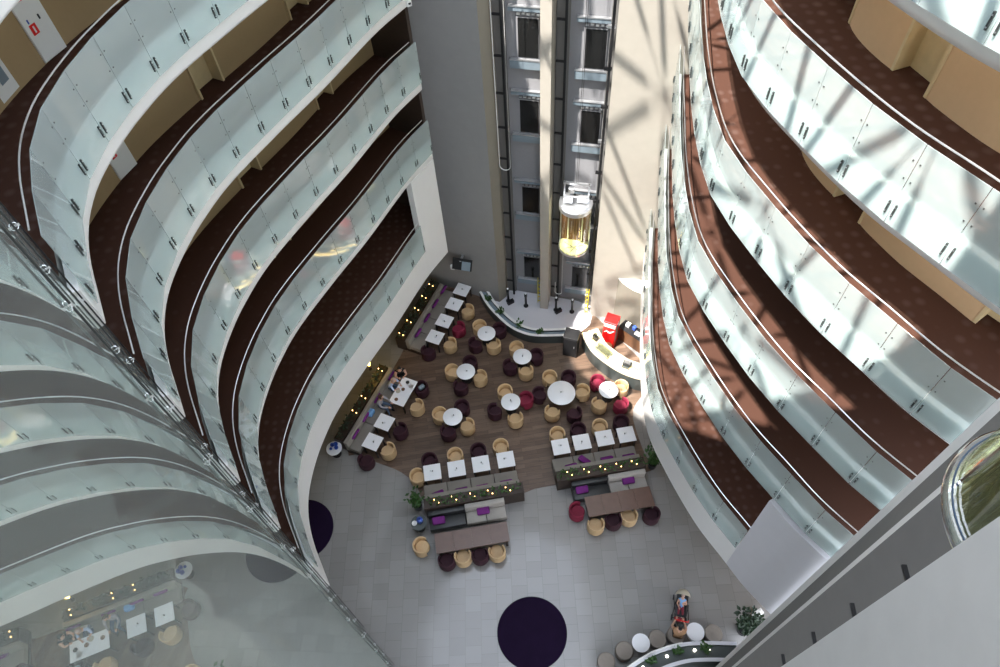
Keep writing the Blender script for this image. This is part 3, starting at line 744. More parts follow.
SQ = [None]
def square_table(xy, rz, where, k, lx=.72, ly=.70, caddy=True, big=False):
    if big or SQ[0] is None:
        t = thing('square_table', (0, 0, 0), '', 'table')
        MB().box((0, 0, .725), (lx, ly, .035), bev=.006).build('table_top', 'tabletop', t)
        m = MB(); m.box((0, 0, .69), (lx-.02, ly-.02, .03)); m.build('frame', 'blackmetal', t)
        for sx in (-1, 1):
            for sy in (-1, 1): MB().box((sx*(lx/2-.05), sy*(ly/2-.05), .34), (.045, .045, .67)).build('leg', 'blackmetal', t)
        if not big: SQ[0] = t
    else: t = copy_tree(SQ[0])
    t.location = (*xy, .012); t.rotation_euler.z = rz
    tag(t, ('long white shared table for diners, %s' if big else 'square white table, %s') % where, 'table', 'square white tables')
    if caddy: on_table((xy[0]+.05*math.cos(k*2.1), xy[1]+.05*math.sin(k*2.1)), .757, 'the square table '+where, k)

def frame(o, ang):
    e = D(ang); n = V((-e.y, e.x, 0))
    return lambda x, y: (o[0]+e.x*x+n.x*y, o[1]+e.y*x+n.y*y)
CU = [None]
def cushion(xy, z, rz, tilt, where, L=.52):
    if CU[0] is None:
        m = MB(); m.box((0, 0, 0), (.52, .30, .12), bev=.05); CU[0] = m.build('cushion', 'purple', smooth=True); o = CU[0]
    else: o = CU[0].copy(); COL.objects.link(o)
    o.location = (*xy, z); o.rotation_euler = (tilt, 0, rz)
    tag(o, 'purple cushion '+where, 'cushion', 'purple cushions on the benches')
def candle(xy, z, where, k):
    t = thing('candle_holder', (*xy, z), 'lit candle pair '+where, 'candle', group='candles on the planters')
    for j, dx in enumerate((-.09, .09)):
        g = MB().lathe([(.028, 0), (.032, .05), (.029, .05), (.025, .01), (0, .01)], (dx, -dx*.8, 0), 12).build('glass_cup', 'carglass', t, smooth=True)
        MB().lathe([(.012, .01), (.022, .04), (.010, .07), (0, .08)], (dx, -dx*.8, 0), 8).build('flame', 'candle', g, smooth=True)
def bench(o, ang, L, nseg, fab, label, depth=.62, hback=.85, yback=1):
    """origin at the back edge's middle; seat extends towards +y*yback"""
    t = thing('bench_sofa', (*o, 0.012), label, 'bench', rz=ang)
    s = yback
    MB().box((0, s*(depth+.16)/2, .09), (L, depth+.1, .18)).build('base', 'darkwood', t)
    w = L/nseg
    for k in range(nseg):
        MB().box((-L/2+w*(k+.5), s*(.20+depth/2), .31), (w-.02, depth, .26), bev=.03).build('seat', fab, t, smooth=True)
    MB().box((0, s*.10, .50), (L, .20, hback-.18), bev=.03).build('backrest', fab, t, smooth=True)
    return t
def foliage_box(o, ang, L, w, h, label, leafmat='leaf', nleaf=150, boxmat='darkwood', clump=None):
    t = thing('planter_box', (*o, .012), label, 'planter', rz=ang)
    m = MB(); m.box((0, 0, h/2), (L, w, h)); m.build('box', boxmat, t)
    m = MB()
    for k in range(nleaf):
        x = random.uniform(-L/2+.05, L/2-.05)
        if clump and not any(abs(x-c) < .35 for c in clump): 
            if random.random() < .6: x = random.choice(clump)+random.uniform(-.3, .3)
        x = max(-L/2+.05, min(L/2-.05, x))
        leaf(m, V((x, random.uniform(-w/2+.05, w/2-.05), h+random.uniform(-.02, .12))), random.uniform(.09, .17))
    tag(m.build('foliage', leafmat, t), kind='stuff')
    return t

# corner bench by the grey wall
b1a, b1b = V((-2.80, 22.62)), V((-4.5, 19.25)); d1 = (b1b-b1a).normalized(); ang1 = math.atan2(d1.y, d1.x); mid1 = (b1a+b1b)/2
n1 = V((-d1.y, d1.x))     # towards the room
bench((mid1.x, mid1.y), ang1, (b1b-b1a).length, 4, 'sofa', 'long taupe bench in the corner below the grey wall', yback=1)
q = mid1-n1*.27; foliage_box((q.x, q.y), ang1, 3.8, .5, .80, 'dark planter box behind the corner bench', 'darkleaf', 300)
for k, p in enumerate([(-1.71, 22.15), (-2.12, 21.28), (-2.62, 20.31), (-3.09, 19.4)]):
    square_table(p, ang1+PI/2, ['nearest the grey wall', 'second from the grey wall', 'third from the grey wall', 'at the lower end of the corner bench'][k], k)
for k, (c, p) in enumerate([('beige', (-1.5, 21.02)), ('crimson', (-1.98, 20.0)), ('beige', (-2.42, 19.1)), ('wine', (-3.45, 18.78))]):
    chair(c, p, [(-2.12, 21.28), (-2.62, 20.31), (-3.09, 19.4), (-3.09, 19.4)][k], ['at the second square table from the grey wall', 'at the third square table from the grey wall', 'beside the lowest square table of the corner bench', 'tucked under the end of the lowest corner table'][k])
for k, p in enumerate([(-2.66, 22.35), (-3.08, 21.5), (-3.49, 20.66), (-3.92, 19.8)]):
    cushion(p, .62, ang1, .9, ['on the corner bench nearest the grey wall', 'second along the corner bench from the grey wall', 'third along the corner bench from the grey wall', 'at the lower end of the corner bench'][k])
for k in range(5):
    p = b1a-n1*.3+d1*(.35+.8*k); candle((p.x, p.y), .90, 'number %s from the grey wall on the corner planter' % ['one', 'two', 'three', 'four', 'five'][k], k)
# second bench with the seated people
b2a, b2b = V((-5.2, 17.85)), V((-7.1, 14.15)); d2 = (b2b-b2a).normalized(); ang2 = math.atan2(d2.y, d2.x); mid2 = (b2a+b2b)/2; n2 = V((-d2.y, d2.x))
bench((mid2.x, mid2.y), ang2, (b2b-b2a).length, 3, 'sofa', 'taupe bench under the left galleries where two people sit', depth=.52, yback=1)
q = mid2-n2*.28; foliage_box((q.x, q.y), ang2, 4.1, .42, .80, 'dark planter box behind the bench with the seated people', 'darkleaf', 200)
square_table((-4.55, 16.52), ang2, 'with diners on the left', 1, lx=1.4, ly=.74, caddy=False, big=True)
square_table((-5.36, 15.03), ang2+PI/2, 'next to the diners on the left bench', 5); square_table((-5.84, 14.12), ang2+PI/2, 'at the lower end of the left bench', 6)
chair('beige', (-3.98, 15.85), (-4.7, 16.2), 'at the lower right of the long shared table'); chair('wine', (-3.78, 16.78), (-4.4, 16.8), 'at the upper right of the long shared table')
chair('wine', (-4.72, 14.72), (-5.36, 15.03), 'at the table next to the diners'); chair('beige', (-5.22, 13.8), (-5.84, 14.12), 'at the end table of the left bench')
chair('wine', (-6.15, 13.4), (-5.9, 14.0), 'on the tiles below the end table of the left bench')
for k, p in enumerate([(-5.18, 17.5), (-5.78, 16.35), (-6.25, 15.42), (-6.65, 14.62)]):
    cushion(p, .62, ang2, .9, ['at the upper end of the left bench', 'behind the seated people on the left bench', 'next to the light blue bag on the left bench', 'at the lower end of the left bench'][k])
for k, s_ in enumerate((.35, 1.9, 2.7)):
    p = b2a-n2*.26+d2*s_; candle((p.x, p.y), .9, ['at the upper end of the left planter', 'in the middle of the left planter', 'lower down on the left planter'][k], k)

# two back-to-back seating groups on the edge of the wood floor
def group(o, ang, tag_, box, tabs, chairs, cush, cand, dark, grey, long_, chairs2, cu2):
    f = frame(o, ang)
    L = box[1]-box[0]; c = f((box[0]+box[1])/2, -.03)
    foliage_box(c, ang, L, .44, .92, 'dark planter with plants and candles in the middle of the %s booth' % tag_, 'leaf', 130, clump=[-1.5, -.7, .2, 1.1, 1.6])
    bench(f((box[0]+box[1])/2-.05, .20), ang, L-.12, 4, 'sofa', 'taupe four seat bench facing the square tables in the %s booth' % tag_, depth=.58)
    pos = ['first from the left', 'second from the left', 'third from the left', 'rightmost']
    for k, (x, y) in enumerate(tabs): square_table(f(x, y), ang, '%s in the %s booth row' % (pos[k], tag_), k+7)
    for c_, x, y, tx, ty, w in chairs: chair(c_, f(x, y), f(tx, ty), w+' in the %s booth' % tag_)
    for k, (x, y, r) in enumerate(cush): cushion(f(x, y), .66, ang+r, -.95 if abs(r) < .4 else -.4, '%s on the upper bench of the %s booth' % (pos[k], tag_))
    for k, x in enumerate(cand): candle(f(x, -.03), .98, '%s on the planter of the %s booth' % (['leftmost', 'second from left', 'in the middle', 'fourth from left', 'rightmost'][k], tag_), k)
    for (x0, x1), fab, lab, ns in ((dark, 'black_sofa', 'black leather bench at the dark wood table of the %s booth', 1), (grey, 'pale_sofa', 'grey beige two seat bench at the dark wood table of the %s booth', 2)):
        bench(f((x0+x1)/2, -.27), ang, x1-x0, ns, fab, lab % tag_, depth=.50, hback=.82 if ns == 2 else .62, yback=-1)
    for (x, y), w in zip(cu2, ('black', 'grey beige')): cushion(f(x, y), .56, ang, .35, 'on the %s bench of the %s booth' % (w, tag_))
    x, y, lx, ly = long_
    t = thing('dining_table', (*f(x, y), .005), 'long dark wood table of the %s booth' % tag_, 'table', rz=ang)
    m = MB(); 
    for k in range(4): m.box((-lx/2+lx*(k+.5)/4, 0, .73), (lx/4-.004, ly, .05), bev=.004)
    m.build('table_top', 'tablewood', t)
    for sx in (-1, 1): MB().box((sx*(lx/2-.12), 0, .355), (.08, ly-.12, .70)).build('leg', 'darkwood', t)
    MB().box((0, 0, .25), (lx-.3, .06, .10)).build('stretcher', 'darkwood', t)
    for c_, x, y, tx, ty, w in chairs2: chair(c_, f(x, y), f(tx, ty), w+' in the %s booth' % tag_)
    return f
f3 = group((-1.6, 11.26), math.radians(5.5), 'left', (-2.02, 2.05),
      [(-1.55, 1.38), (-.53, 1.36), (.5, 1.39), (1.56, 1.39)],
      [('beige', -2.2, 1.42, -1.5, 1.38, 'left of the square table row'), ('wine', -1.63, 2.05, -1.55, 1.38, 'above the first square table'), ('beige', -.52, 2.08, -.53, 1.36, 'above the second square table'),
       ('wine', .48, 2.12, .5, 1.39, 'above the third square table'), ('beige', 1.46, 2.14, 1.56, 1.39, 'above the last square table')],
      [(-1.44, .46, .25), (-.45, .44, .05), (.41, .42, .03), (1.42, .44, .03)],
      [-1.5, -.78, -.03, .69, 1.42], (-1.93, -.44), (-.42, 1.2), (-.3, -1.66, 2.9, .80),
      [('beige', -2.33, -1.55, -1.75, -1.6, 'left of the long wood table'), ('wine', -1.4, -2.28, -1.4, -1.6, 'below the long wood table, first from left,'), ('beige', -.76, -2.25, -.76, -1.6, 'below the long wood table, second from left,'),
       ('wine', -.09, -2.29, -.09, -1.6, 'below the long wood table, third from left,'), ('beige', .58, -2.29, .58, -1.6, 'below the long wood table, rightmost,')],
      [(-1.53, -.66), (.30, -.58)])
f4 = group((3.67, 11.97), math.radians(5.5), 'right', (-1.85, 1.85),
      [(-1.37, 1.35), (-.45, 1.40), (.54, 1.41), (1.48, 1.40)],
      [('beige', -1.36, 2.06, -1.37, 1.35, 'above the first square table'), ('wine', -.43, 2.10, -.45, 1.4, 'above the second square table'), ('beige', .52, 2.09, .54, 1.41, 'above the third square table'), ('wine', 1.48, 2.13, 1.48, 1.4, 'above the last square table')],
      [(-1.12, .46, .12), (-.52, .60, -.85), (.42, .52, .05), (1.34, .46, .03)],
      [-1.3, -.6, .08, .75, 1.4], (-1.28, .22), (.24, 1.8), (.43, -1.45, 2.70, .84),
      [('crimson', -1.28, -1.42, -.6, -1.42, 'at the left end of the long wood table'), ('beige', -.68, -2.12, -.68, -1.4, 'below the long wood table, first from left,'), ('wine', .05, -2.06, .05, -1.4, 'below the middle of the long wood table'),
       ('beige', .70, -2.01, .70, -1.4, 'below the long wood table, right of the middle,'), ('wine', 1.60, -2.10, 1.3, -1.5, 'off the corner of the long wood table')],
      [(-.90, -.62), (1.06, -.56)])
# extra chairs between groups
chair('beige', (1.53, 13.42), (1.9, 13.0), 'standing alone left of the lower right group') if False else None

# plants
def potted_plant(xy, h, spread, n, label, lm='leaf', pr=.2, ph=.4):
    t = thing('potted_plant', (*xy, .005), label, 'plant')
    MB().lathe([(pr*.75, 0), (pr, ph), (pr*.9, ph), (pr*.85, ph-.05), (0, ph-.05)], n=20).build('pot', 'blackmetal', t, smooth=True)
    m = MB()
    for k in range(7):
        a = 2*PI*k/7+.3; r = spread*random.uniform(.4, .9)
        m.tube([(0, 0, ph-.06), (r*.3*math.cos(a), r*.3*math.sin(a), ph+(h-ph)*.5), (r*math.cos(a), r*math.sin(a), h*random.uniform(.75, 1))], [.014, .010, .005], 5)
    m.build('stems', 'brown', t)
    m = MB()
    for k in range(n):
        a = random.uniform(0, 2*PI); u = random.uniform(.25, 1); r = spread*u*random.uniform(.2, 1)
        leaf(m, V((r*math.cos(a), r*math.sin(a), ph+(h-ph)*u*random.uniform(.7, 1.05))), random.uniform(.14, .24))
    tag(m.build('foliage', lm, t), kind='stuff')
potted_plant((-3.95, 11.28), 1.35, .42, 110, 'leafy plant at the left end of the left booth planter')
potted_plant((5.95, 12.28), 1.45, .52, 150, 'leafy plant at the right end of the right booth planter')
potted_plant((8.0, 5.55), 1.5, .55, 420, 'dense dark green plant against the pillar at the lower right', 'darkleaf', .25)
t = thing('paper_bag', (8.62, 6.02, 0), 'white object on the floor behind the dense dark plant', 'bag', rz=.4)
MB().box((0, 0, .3), (.3, .2, .6), bev=.02).build('body', 'white', t); MB().tube([(-.08, 0, .6), (-.08, 0, .7), (.08, 0, .7), (.08, 0, .6)], .012, 6).build('handle', 'white', t)

# side tables
def side_table(xy, r, top, label):
    t = thing('side_table', (*xy, .003), label, 'table')
    MB().lathe([(0, .54), (r-.02, .54), (r, .55), (r, .575), (0, .58)], n=32).build('table_top', top, t, smooth=True)
    MB().lathe([(.04, .02), (.03, .54)], n=12).build('column', 'blackmetal', t, smooth=True); MB().lathe([(.2, 0), (.2, .015), (.04, .03)], n=20).build('foot', 'blackmetal', t, smooth=True)
side_table((-7.54, 14.05), .34, 'tabletop', 'round white side table with blue crockery at the end of the left planter')
for k, (x, y, s_) in enumerate(((-7.46, 14.18, 1), (-7.6, 14.16, .9), (-7.42, 14.02, .9), (-7.66, 14.0, .6))):
    o = MB().lathe([(.05*s_, 0), (.09*s_, .05*s_), (.10*s_, .13*s_), (.085*s_, .13*s_), (.07*s_, .04*s_), (0, .03*s_)], n=16).build('bowl', 'blue', smooth=True, loc=(x, y, .585))
    tag(o, ['blue bowl at the upper right on the round side table', 'blue bowl at the upper left on the round side table', 'blue bowl at the right edge of the round side table', 'smallest blue bowl on the round side table'][k], 'bowl', 'blue bowls on the side table')
side_table((-3.86, 10.42), .32, 'counter', 'round grey side table left of the black bench')
o = MB().lathe([(.07, 0), (.13, .1), (.12, .24), (.06, .3), (.05, .3), (.1, .2), (0, .05)], n=18).build('vase', 'blue', smooth=True, loc=(-3.8, 10.46, .585)); tag(o, 'blue and white vase on the grey side table', 'vase')
o = MB().lathe([(0, 0), (.06, .01), (.11, .03), (.105, .035), (0, .015)], n=18).build('plate', 'white', smooth=True, loc=(-4.03, 10.4, .585)); tag(o, 'small white plate beside the blue vase', 'plate')

# cabinet by the planter wall, drinks counter
t = thing('host_cabinet', (3.28, 18.42, .012), 'tall black cabinet standing where the planter wall meets the bar counter', 'cabinet', rz=math.radians(-22))
MB().box((0, 0, .74), (.66, .56, 1.44), bev=.01).build('body', 'blackmetal', t); MB().box((0, 0, 1.475), (.70, .60, .03), bev=.006).build('top', 'blackmetal', t)
MB().box((0, -.29, .75), (.56, .02, 1.25)).build('front_door', 'blackmetal', t); MB().box((.2, -.31, .85), (.03, .02, .14)).build('handle', 'silver', t)
cv = catmull([(3.82, 18.72), (4.12, 17.75), (4.6, 17.08), (5.22, 16.48), (5.9, 16.08), (6.5, 15.9)])
t = thing('bar_counter', (0, 0, 0), 'curved bar counter with a grey front and pale top', 'counter')
MB().sweep(cv, [(0, .012), (0, 1.0), (-.7, 1.0), (-.7, .012)], side=-1).build('body', 'counter', t)
MB().sweep(cv, [(.06, 1.0), (.06, 1.06), (-.78, 1.06), (-.78, 1.0)], side=-1).build('worktop', 'cream', t)
MB().sweep(cv[:16], [(-.02, 1.065), (-.02, 1.075), (-.1, 1.075), (-.1, 1.065)], side=-1).build('light_strip', 'warmlamp', t)
MB().sweep(cv[:16], [(-.3, 1.065), (-.3, 1.075), (-.36, 1.075), (-.36, 1.065)], side=-1).build('light_strip', 'warmlamp', t)
pw = catmull([(5.5, 20.55), (5.62, 20.1), (6.08, 19.5), (6.75, 19.08), (7.3, 18.95)])
struct(MB().prism(pw+[(8.6, 19.0), (8.6, 19.7), (6.5, 20.25)], 0, 3.0, 0, 1), 'wall_bar_back', ['return', 'white'])  # faces take the darkened tone as painted shade, top stays white
t = thing('back_counter', (6.28, 18.62, 0.012), 'brown wood back counter under the curved pale wall', 'counter', rz=math.radians(-48))
MB().box((0, 0, .45), (1.5, .5, .9)).build('body', 'brown', t); MB().box((0, 0, .92), (1.55, .55, .04), bev=.006).build('worktop', 'blackmetal', t)
for k, (x, y, dx, dy, dz, mname, nm, lab) in enumerate(((-.45, .05, .2, .2, .18, 'white', 'carton', 'white carton at the upper end of the brown back counter'), (-.12, .08, .16, .16, .22, 'blue', 'carton', 'blue carton on the brown back counter'),
        (.18, -.05, .28, .2, .1, 'white', 'tray', 'white tray on the brown back counter'), (.5, .08, .18, .2, .2, 'counter', 'kettle', 'dark grey kettle at the lower end of the brown back counter'))):
    q = frame((6.28, 18.62), math.radians(-48))(x, y)
    m = MB(); m.box((0, 0, dz/2), (dx, dy, dz), bev=.015); m.box((0, 0, dz+.012), (dx*.6, dy*.6, .02)); tag(m.build(nm, mname, loc=(*q, .953), rz=-.8), lab, nm)
t = thing('drinks_cooler', (5.15, 18.78, .012), 'tall red drinks cooler with a white swirl behind the bar counter', 'cooler', rz=math.radians(-28))
MB().box((0, .02, .95), (.62, .56, 1.88), bev=.02).build('body', 'red', t); MB().box((0, -.28, .85), (.54, .04, 1.4), bev=.008).build('door', 'red', t)
MB().tube([(-.24, -.305, 1.15), (-.12, -.31, 1.32), (0, -.312, 1.22), (.12, -.31, 1.28), (.24, -.305, 1.42)], [.01, .035, .03, .035, .01], 6).build('white_swirl', 'white', t)
MB().box((0, -.31, 1.72), (.54, .03, .22)).build('white_header', 'white', t); MB().box((.3, -.1, 1.2), (.05, .3, 1.2)).build('side_panel', 'silver', t)
t = thing('waste_bin', (4.97, 18.24, .012), 'round brown bin between the counter and the red cooler', 'bin')
MB().lathe([(.17, 0), (.2, .55), (.18, .55), (.16, .06), (0, .05)], n=20).build('body', 'brown', t, smooth=True); MB().lathe([(0, .6), (.12, .59), (.2, .555), (.2, .54), (0, .54)], n=20).build('lid', 'brown', t, smooth=True)
t = thing('cash_register', (5.55, 16.75, 1.06), 'grey cash register on the pale bar counter', 'register', rz=math.radians(150))
MB().box((0, 0, .07), (.36, .38, .14), bev=.01).build('base', 'counter', t); MB().box((0, .1, .24), (.3, .05, .22), R=Matrix.Rotation(-.35, 4, 'X')).build('screen', 'blackmetal', t); MB().box((.0, -.08, .15), (.26, .16, .03)).build('keypad', 'silver', t)
t = thing('pastry_case', (4.62, 17.55, 1.06), 'low glass pastry case on the upper end of the bar counter', 'display case', rz=math.radians(-52))
MB().box((0, 0, .03), (.8, .38, .05)).build('tray', 'silver', t); MB().box((0, 0, .16), (.78, .36, .2)).build('glass_cover', 'carglass', t)
for k, (x, y, lab) in enumerate(((5.0, 16.78, 'white cup on the bar counter nearest the pastry case'), (5.16, 16.66, 'white cup in the middle of the bar counter cups'), (5.95, 16.35, 'white cup beyond the cash register on the bar counter'))):
    t = thing('cup', (x, y, 1.062), lab, 'cup', rz=k, group='cups on the bar counter')
    MB().lathe([(.03, 0), (.045, .05), (.048, .09), (.043, .09), (.03, .02), (0, .015)], n=14).build('bowl', 'white', t, smooth=True); MB().tube([(.045, 0, .07), (.075, 0, .06), (.07, 0, .03), (.04, 0, .025)], .007, 6).build('handle', 'white', t)
t = thing('coffee_grinder', (4.35, 18.3, 1.062), 'black coffee grinder at the upper end of the bar counter', 'grinder', rz=.6)
MB().box((0, 0, .15), (.18, .24, .3), bev=.02).build('body', 'blackmetal', t); MB().lathe([(.05, .3), (.09, .44), (.085, .44), (.045, .31)], n=16).build('hopper', 'carglass', t, smooth=True)
o = MB().box((0, 0, .01), (.3, .22, .02), bev=.003).build('menu_card', 'white', loc=(5.02, 17.12, 1.062), rz=-.6); tag(o, 'white menu card on the bar counter between case and register', 'card')

# near planter ring with poufs and small white tables
npc = catmull([(2.9, 3.9), (3.45, 4.42), (4.44, 4.88), (5.48, 5.10), (6.37, 5.10), (7.45, 5.0)])
curved_planter(npc, 1, .9, .62, 'curved grey planter wall with small lamps at the foot of the nearer lift', [(4.35, 4.63), (5.35, 4.86), (6.3, 4.88)], [(4.05, 4.45), (4.95, 4.75), (5.95, 4.87), (6.45, 4.85)])
o = MB().tube([(3.0, 4.05, .98), (3.45, 4.45, .98), (3.95, 4.70, .98), (4.44, 4.90, .98), (5.0, 5.04, .98), (5.55, 5.12, .98)], .03, 8).build('glass_screen_rail', 'white', smooth=True)
tag(o, 'white rail along the rim of the near curved planter', 'rail'); o.location.z = -.015
def pouf(xy, label):
    t = thing('pouf', (*xy, 0), label, 'pouf')
    MB().lathe([(.30, .05), (.32, .1), (.33, .36), (.30, .42), (0, .44)], n=28).build('cushion_body', 'pouf', t, smooth=True); MB().lathe([(.27, 0), (.27, .05)], n=24).build('base', 'darkwood', t, smooth=True)
for p, w in (((2.85, 4.80), 'leftmost of the row along the near planter'), ((3.55, 5.12), 'second from the left along the near planter'), ((4.80, 5.42), 'just right of the left white table by the near planter'),
             ((5.50, 5.50), 'under the person beside the stroller'), ((6.85, 5.46), 'right of the right white table by the near planter')): pouf(p, 'round taupe leather pouf '+w)
for p, w in (((4.16, 5.30), 'on the left, between taupe poufs at the near planter'), ((6.17, 5.52), 'on the right, beside the person at the near planter')):
    t = thing('round_table', (*p, 0), 'small round white table '+w, 'table', group='small white tables by the near planter')
    MB().lathe([(0, .55), (.30, .55), (.32, .565), (.32, .585), (0, .59)], n=32).build('table_top', 'tabletop', t, smooth=True); MB().lathe([(.03, .02), (.03, .55)], n=12).build('column', 'silver', t, smooth=True); MB().lathe([(.2, 0), (.2, .015), (.03, .03)], n=20).build('foot', 'silver', t, smooth=True)

# lamp on the olive wall
t = thing('wall_lamp', (-6.05, 17.75, 1.25), 'glowing yellow lamp at the upper end of the left planter', 'lamp')
MB().lathe([(.0, 0), (.05, 0), (.09, .2), (0, .2)], n=14).build('lamp_shade', 'warmlamp', t, smooth=True); MB().box((0, 0, -.16), (.03, .03, .32)).build('arm', 'blackmetal', t); MB().lathe([(.07, -.36), (.07, -.32), (0, -.3)], n=12).build('foot', 'blackmetal', t)
li = bpy.data.lights.new('wall_lamp_light', 'POINT'); li.energy = 18; li.color = (1, .62, .12); li.shadow_soft_size = .1
lo = bpy.data.objects.new('wall_lamp_light', li); COL.objects.link(lo); lo.location = (-6.0, 17.75, 1.65); tag(lo, 'glow of the yellow lamp on the left planter', 'lamp')

# things on the shared table
for k, (x, y, mname, nm, lab) in enumerate(((-4.35, 16.95, 'blackmetal', 'bowl', 'dark bowl at the upper end of the shared table'), (-4.55, 16.6, 'brown', 'bowl', 'small brown bowl in the middle of the shared table'), (-4.85, 16.1, 'brown', 'bowl', 'brown bowl at the lower end of the shared table'),
                                       (-4.78, 16.55, 'cream', 'plate', 'cream plate at the left edge of the shared table'), (-4.2, 16.75, 'silver', 'plate', 'grey plate at the right edge of the shared table'))):
    pr = [(.04, 0), (.08, .04), (.085, .06), (.07, .05), (0, .02)] if nm == 'bowl' else [(.05, 0), (.11, .015), (.105, .02), (0, .01)]
    tag(MB().lathe(pr, n=18).build(nm, mname, smooth=True, loc=(x, y, .757)), lab, nm)
t = thing('shoulder_bag', (-6.02, 15.66, .46), 'light blue bag on the left bench beside the seated people', 'bag', rz=ang2)
MB().box((0, .02, .13), (.36, .24, .26), bev=.07).build('body', 'lightblue', t, smooth=True); MB().tube([(-.13, .02, .24), (-.08, .02, .36), (.08, .02, .36), (.13, .02, .24)], .012, 6).build('strap', 'lightblue', t)

# ------------------------------------------------------------------ people
def person(name_label, loc, rz, joints, edges, rad, mats, zones, hair, hairlen=.0, scale=1.0, hands=(), seat=None):
    """one skinned body mesh; zones maps a joint to a material slot"""
    me = bpy.data.meshes.new('body'); names = list(joints)
    me.from_pydata([V(joints[k]) for k in names], [(names.index(a), names.index(b)) for a, b in edges], [])
    tmp = bpy.data.objects.new('body_tmp', me); COL.objects.link(tmp)
    tmp.modifiers.new('skin', 'SKIN'); sub = tmp.modifiers.new('sub', 'SUBSURF'); sub.levels = 2; sub.render_levels = 2
    for i, k in enumerate(names):
        r = rad[k]; r = r if isinstance(r, tuple) else (r, r); me.skin_vertices[0].data[i].radius = r
        me.skin_vertices[0].data[i].use_root = (k == 'pelvis')
    bpy.context.view_layer.update()
    dg = bpy.context.evaluated_depsgraph_get()
    m2 = bpy.data.meshes.new_from_object(tmp.evaluated_get(dg))
    bpy.data.objects.remove(tmp)
    bm = bmesh.new(); bm.from_mesh(m2)
    segs = [(V(joints[a]), V(joints[b]), zones[b]) for a, b in edges]
    for f in bm.faces:
        c = f.calc_center_median(); best = min(segs, key=lambda s_: seg_d(c, s_[0], s_[1])); f.material_index = best[2]; f.smooth = True
    mb = MB(); mb.bm.free(); mb.bm = bm
    hd = V(joints['head']); fw = V((0, 1, 0)); 
    # face: nose, ears, brow and eyes on the head
    R0 = Matrix()
    mb.blob(hd+V((0, .015, .02)), (.078, .098, .118), 12, 0)
    mb.blob(hd+V((0, .115, .0)), (.014, .02, .02), 6, 0)
    for sx in (-1, 1):
        mb.blob(hd+V((sx*.032, .100, .03)), (.013, .010, .009), 6, 3)
        mb.blob(hd+V((sx*.082, .0, .005)), (.012, .02, .03), 6, 0)
    mb.blob(hd+V((0, .103, -.045)), (.026, .010, .007), 6, 4)
    for hj, el in hands:
        h = V(joints[hj]); d = (h-V(joints[el])).normalized(); sd = d.cross(V((0, 0, 1))).normalized()
        mb.blob(h+d*.04, (.032, .032, .022), 8, 0)
        for k, L in enumerate((.062, .072, .066, .052)):
            b = h+d*.065+sd*(.027-.018*k); mb.tube([b, b+d*L*.55-V((0, 0, .006)), b+d*L*.9-V((0, 0, .028))], [.0085, .008, .006], 6, 0)
        s2 = 1 if hj.endswith('L') else -1
        b = h+d*.02+sd*.03*s2; mb.tube([b, b+d*.03+sd*.025*s2, b+d*.055+sd*.028*s2-V((0, 0, .012))], [.011, .010, .007], 6, 0)
    t = thing('person', loc, name_label, 'person', rz=rz)
    t.scale = (scale,)*3
    mb.build('body', mats+['hair_dark', 'dark_red_cloth'], t, smooth=True)
    m = MB(); m.lathe([(.0, .125), (.05, .118), (.085, .085), (.102, .03), (.105, -.02), (.098, -.06), (.088, -.055), (.092, 0), (.078, .07), (0, .11)], n=18)
    for v in m.bm.verts:
        if v.co.y > .05 and v.co.z < .07: v.co.y = min(v.co.y, .055)
    if hairlen: m.tube([(0, -.085, .0), (0, -.105, -.08), (0, -.10, -.08-hairlen)], [.07, .075, .03], 10)
    m.build('hair', hair, t, smooth=True, loc=hd+V((0, 0, .02)))
    return t
def seg_d(p, a, b):
    ab = b-a; u = max(0, min(1, (p-a).dot(ab)/max(1e-9, ab.length_squared))); return (p-a-ab*u).length
BE = [('pelvis', 'waist'), ('waist', 'chest'), ('chest', 'neck'), ('neck', 'head'), ('chest', 'shoL'), ('shoL', 'elbL'), ('elbL', 'hanL'), ('chest', 'shoR'), ('shoR', 'elbR'), ('elbR', 'hanR'),
      ('pelvis', 'hipL'), ('hipL', 'kneL'), ('kneL', 'ankL'), ('ankL', 'toeL'), ('pelvis', 'hipR'), ('hipR', 'kneR'), ('kneR', 'ankR'), ('ankR', 'toeR')]
RAD = dict(pelvis=(.15, .12), waist=(.14, .11), chest=(.17, .12), neck=.055, head=.085, shoL=.07, elbL=.045, hanL=.03, shoR=.07, elbR=.045, hanR=.03, hipL=.095, kneL=.062, ankL=.042, toeL=.036, hipR=.095, kneR=.062, ankR=.042, toeR=.036)
def zmap(sleeve='shirt', leg=2):
    z = dict(waist=1, chest=1, neck=0, head=0, shoL=1, elbL=1, hanL=0, shoR=1, elbR=1, hanR=0, hipL=leg, kneL=leg, ankL=leg, toeL=3, hipR=leg, kneR=leg, ankR=leg, toeR=3, pelvis=leg)
    if sleeve == 'long': z.update(hanL=1, hanR=1)
    if sleeve == 'none': z.update(elbL=0, elbR=0)
    return z
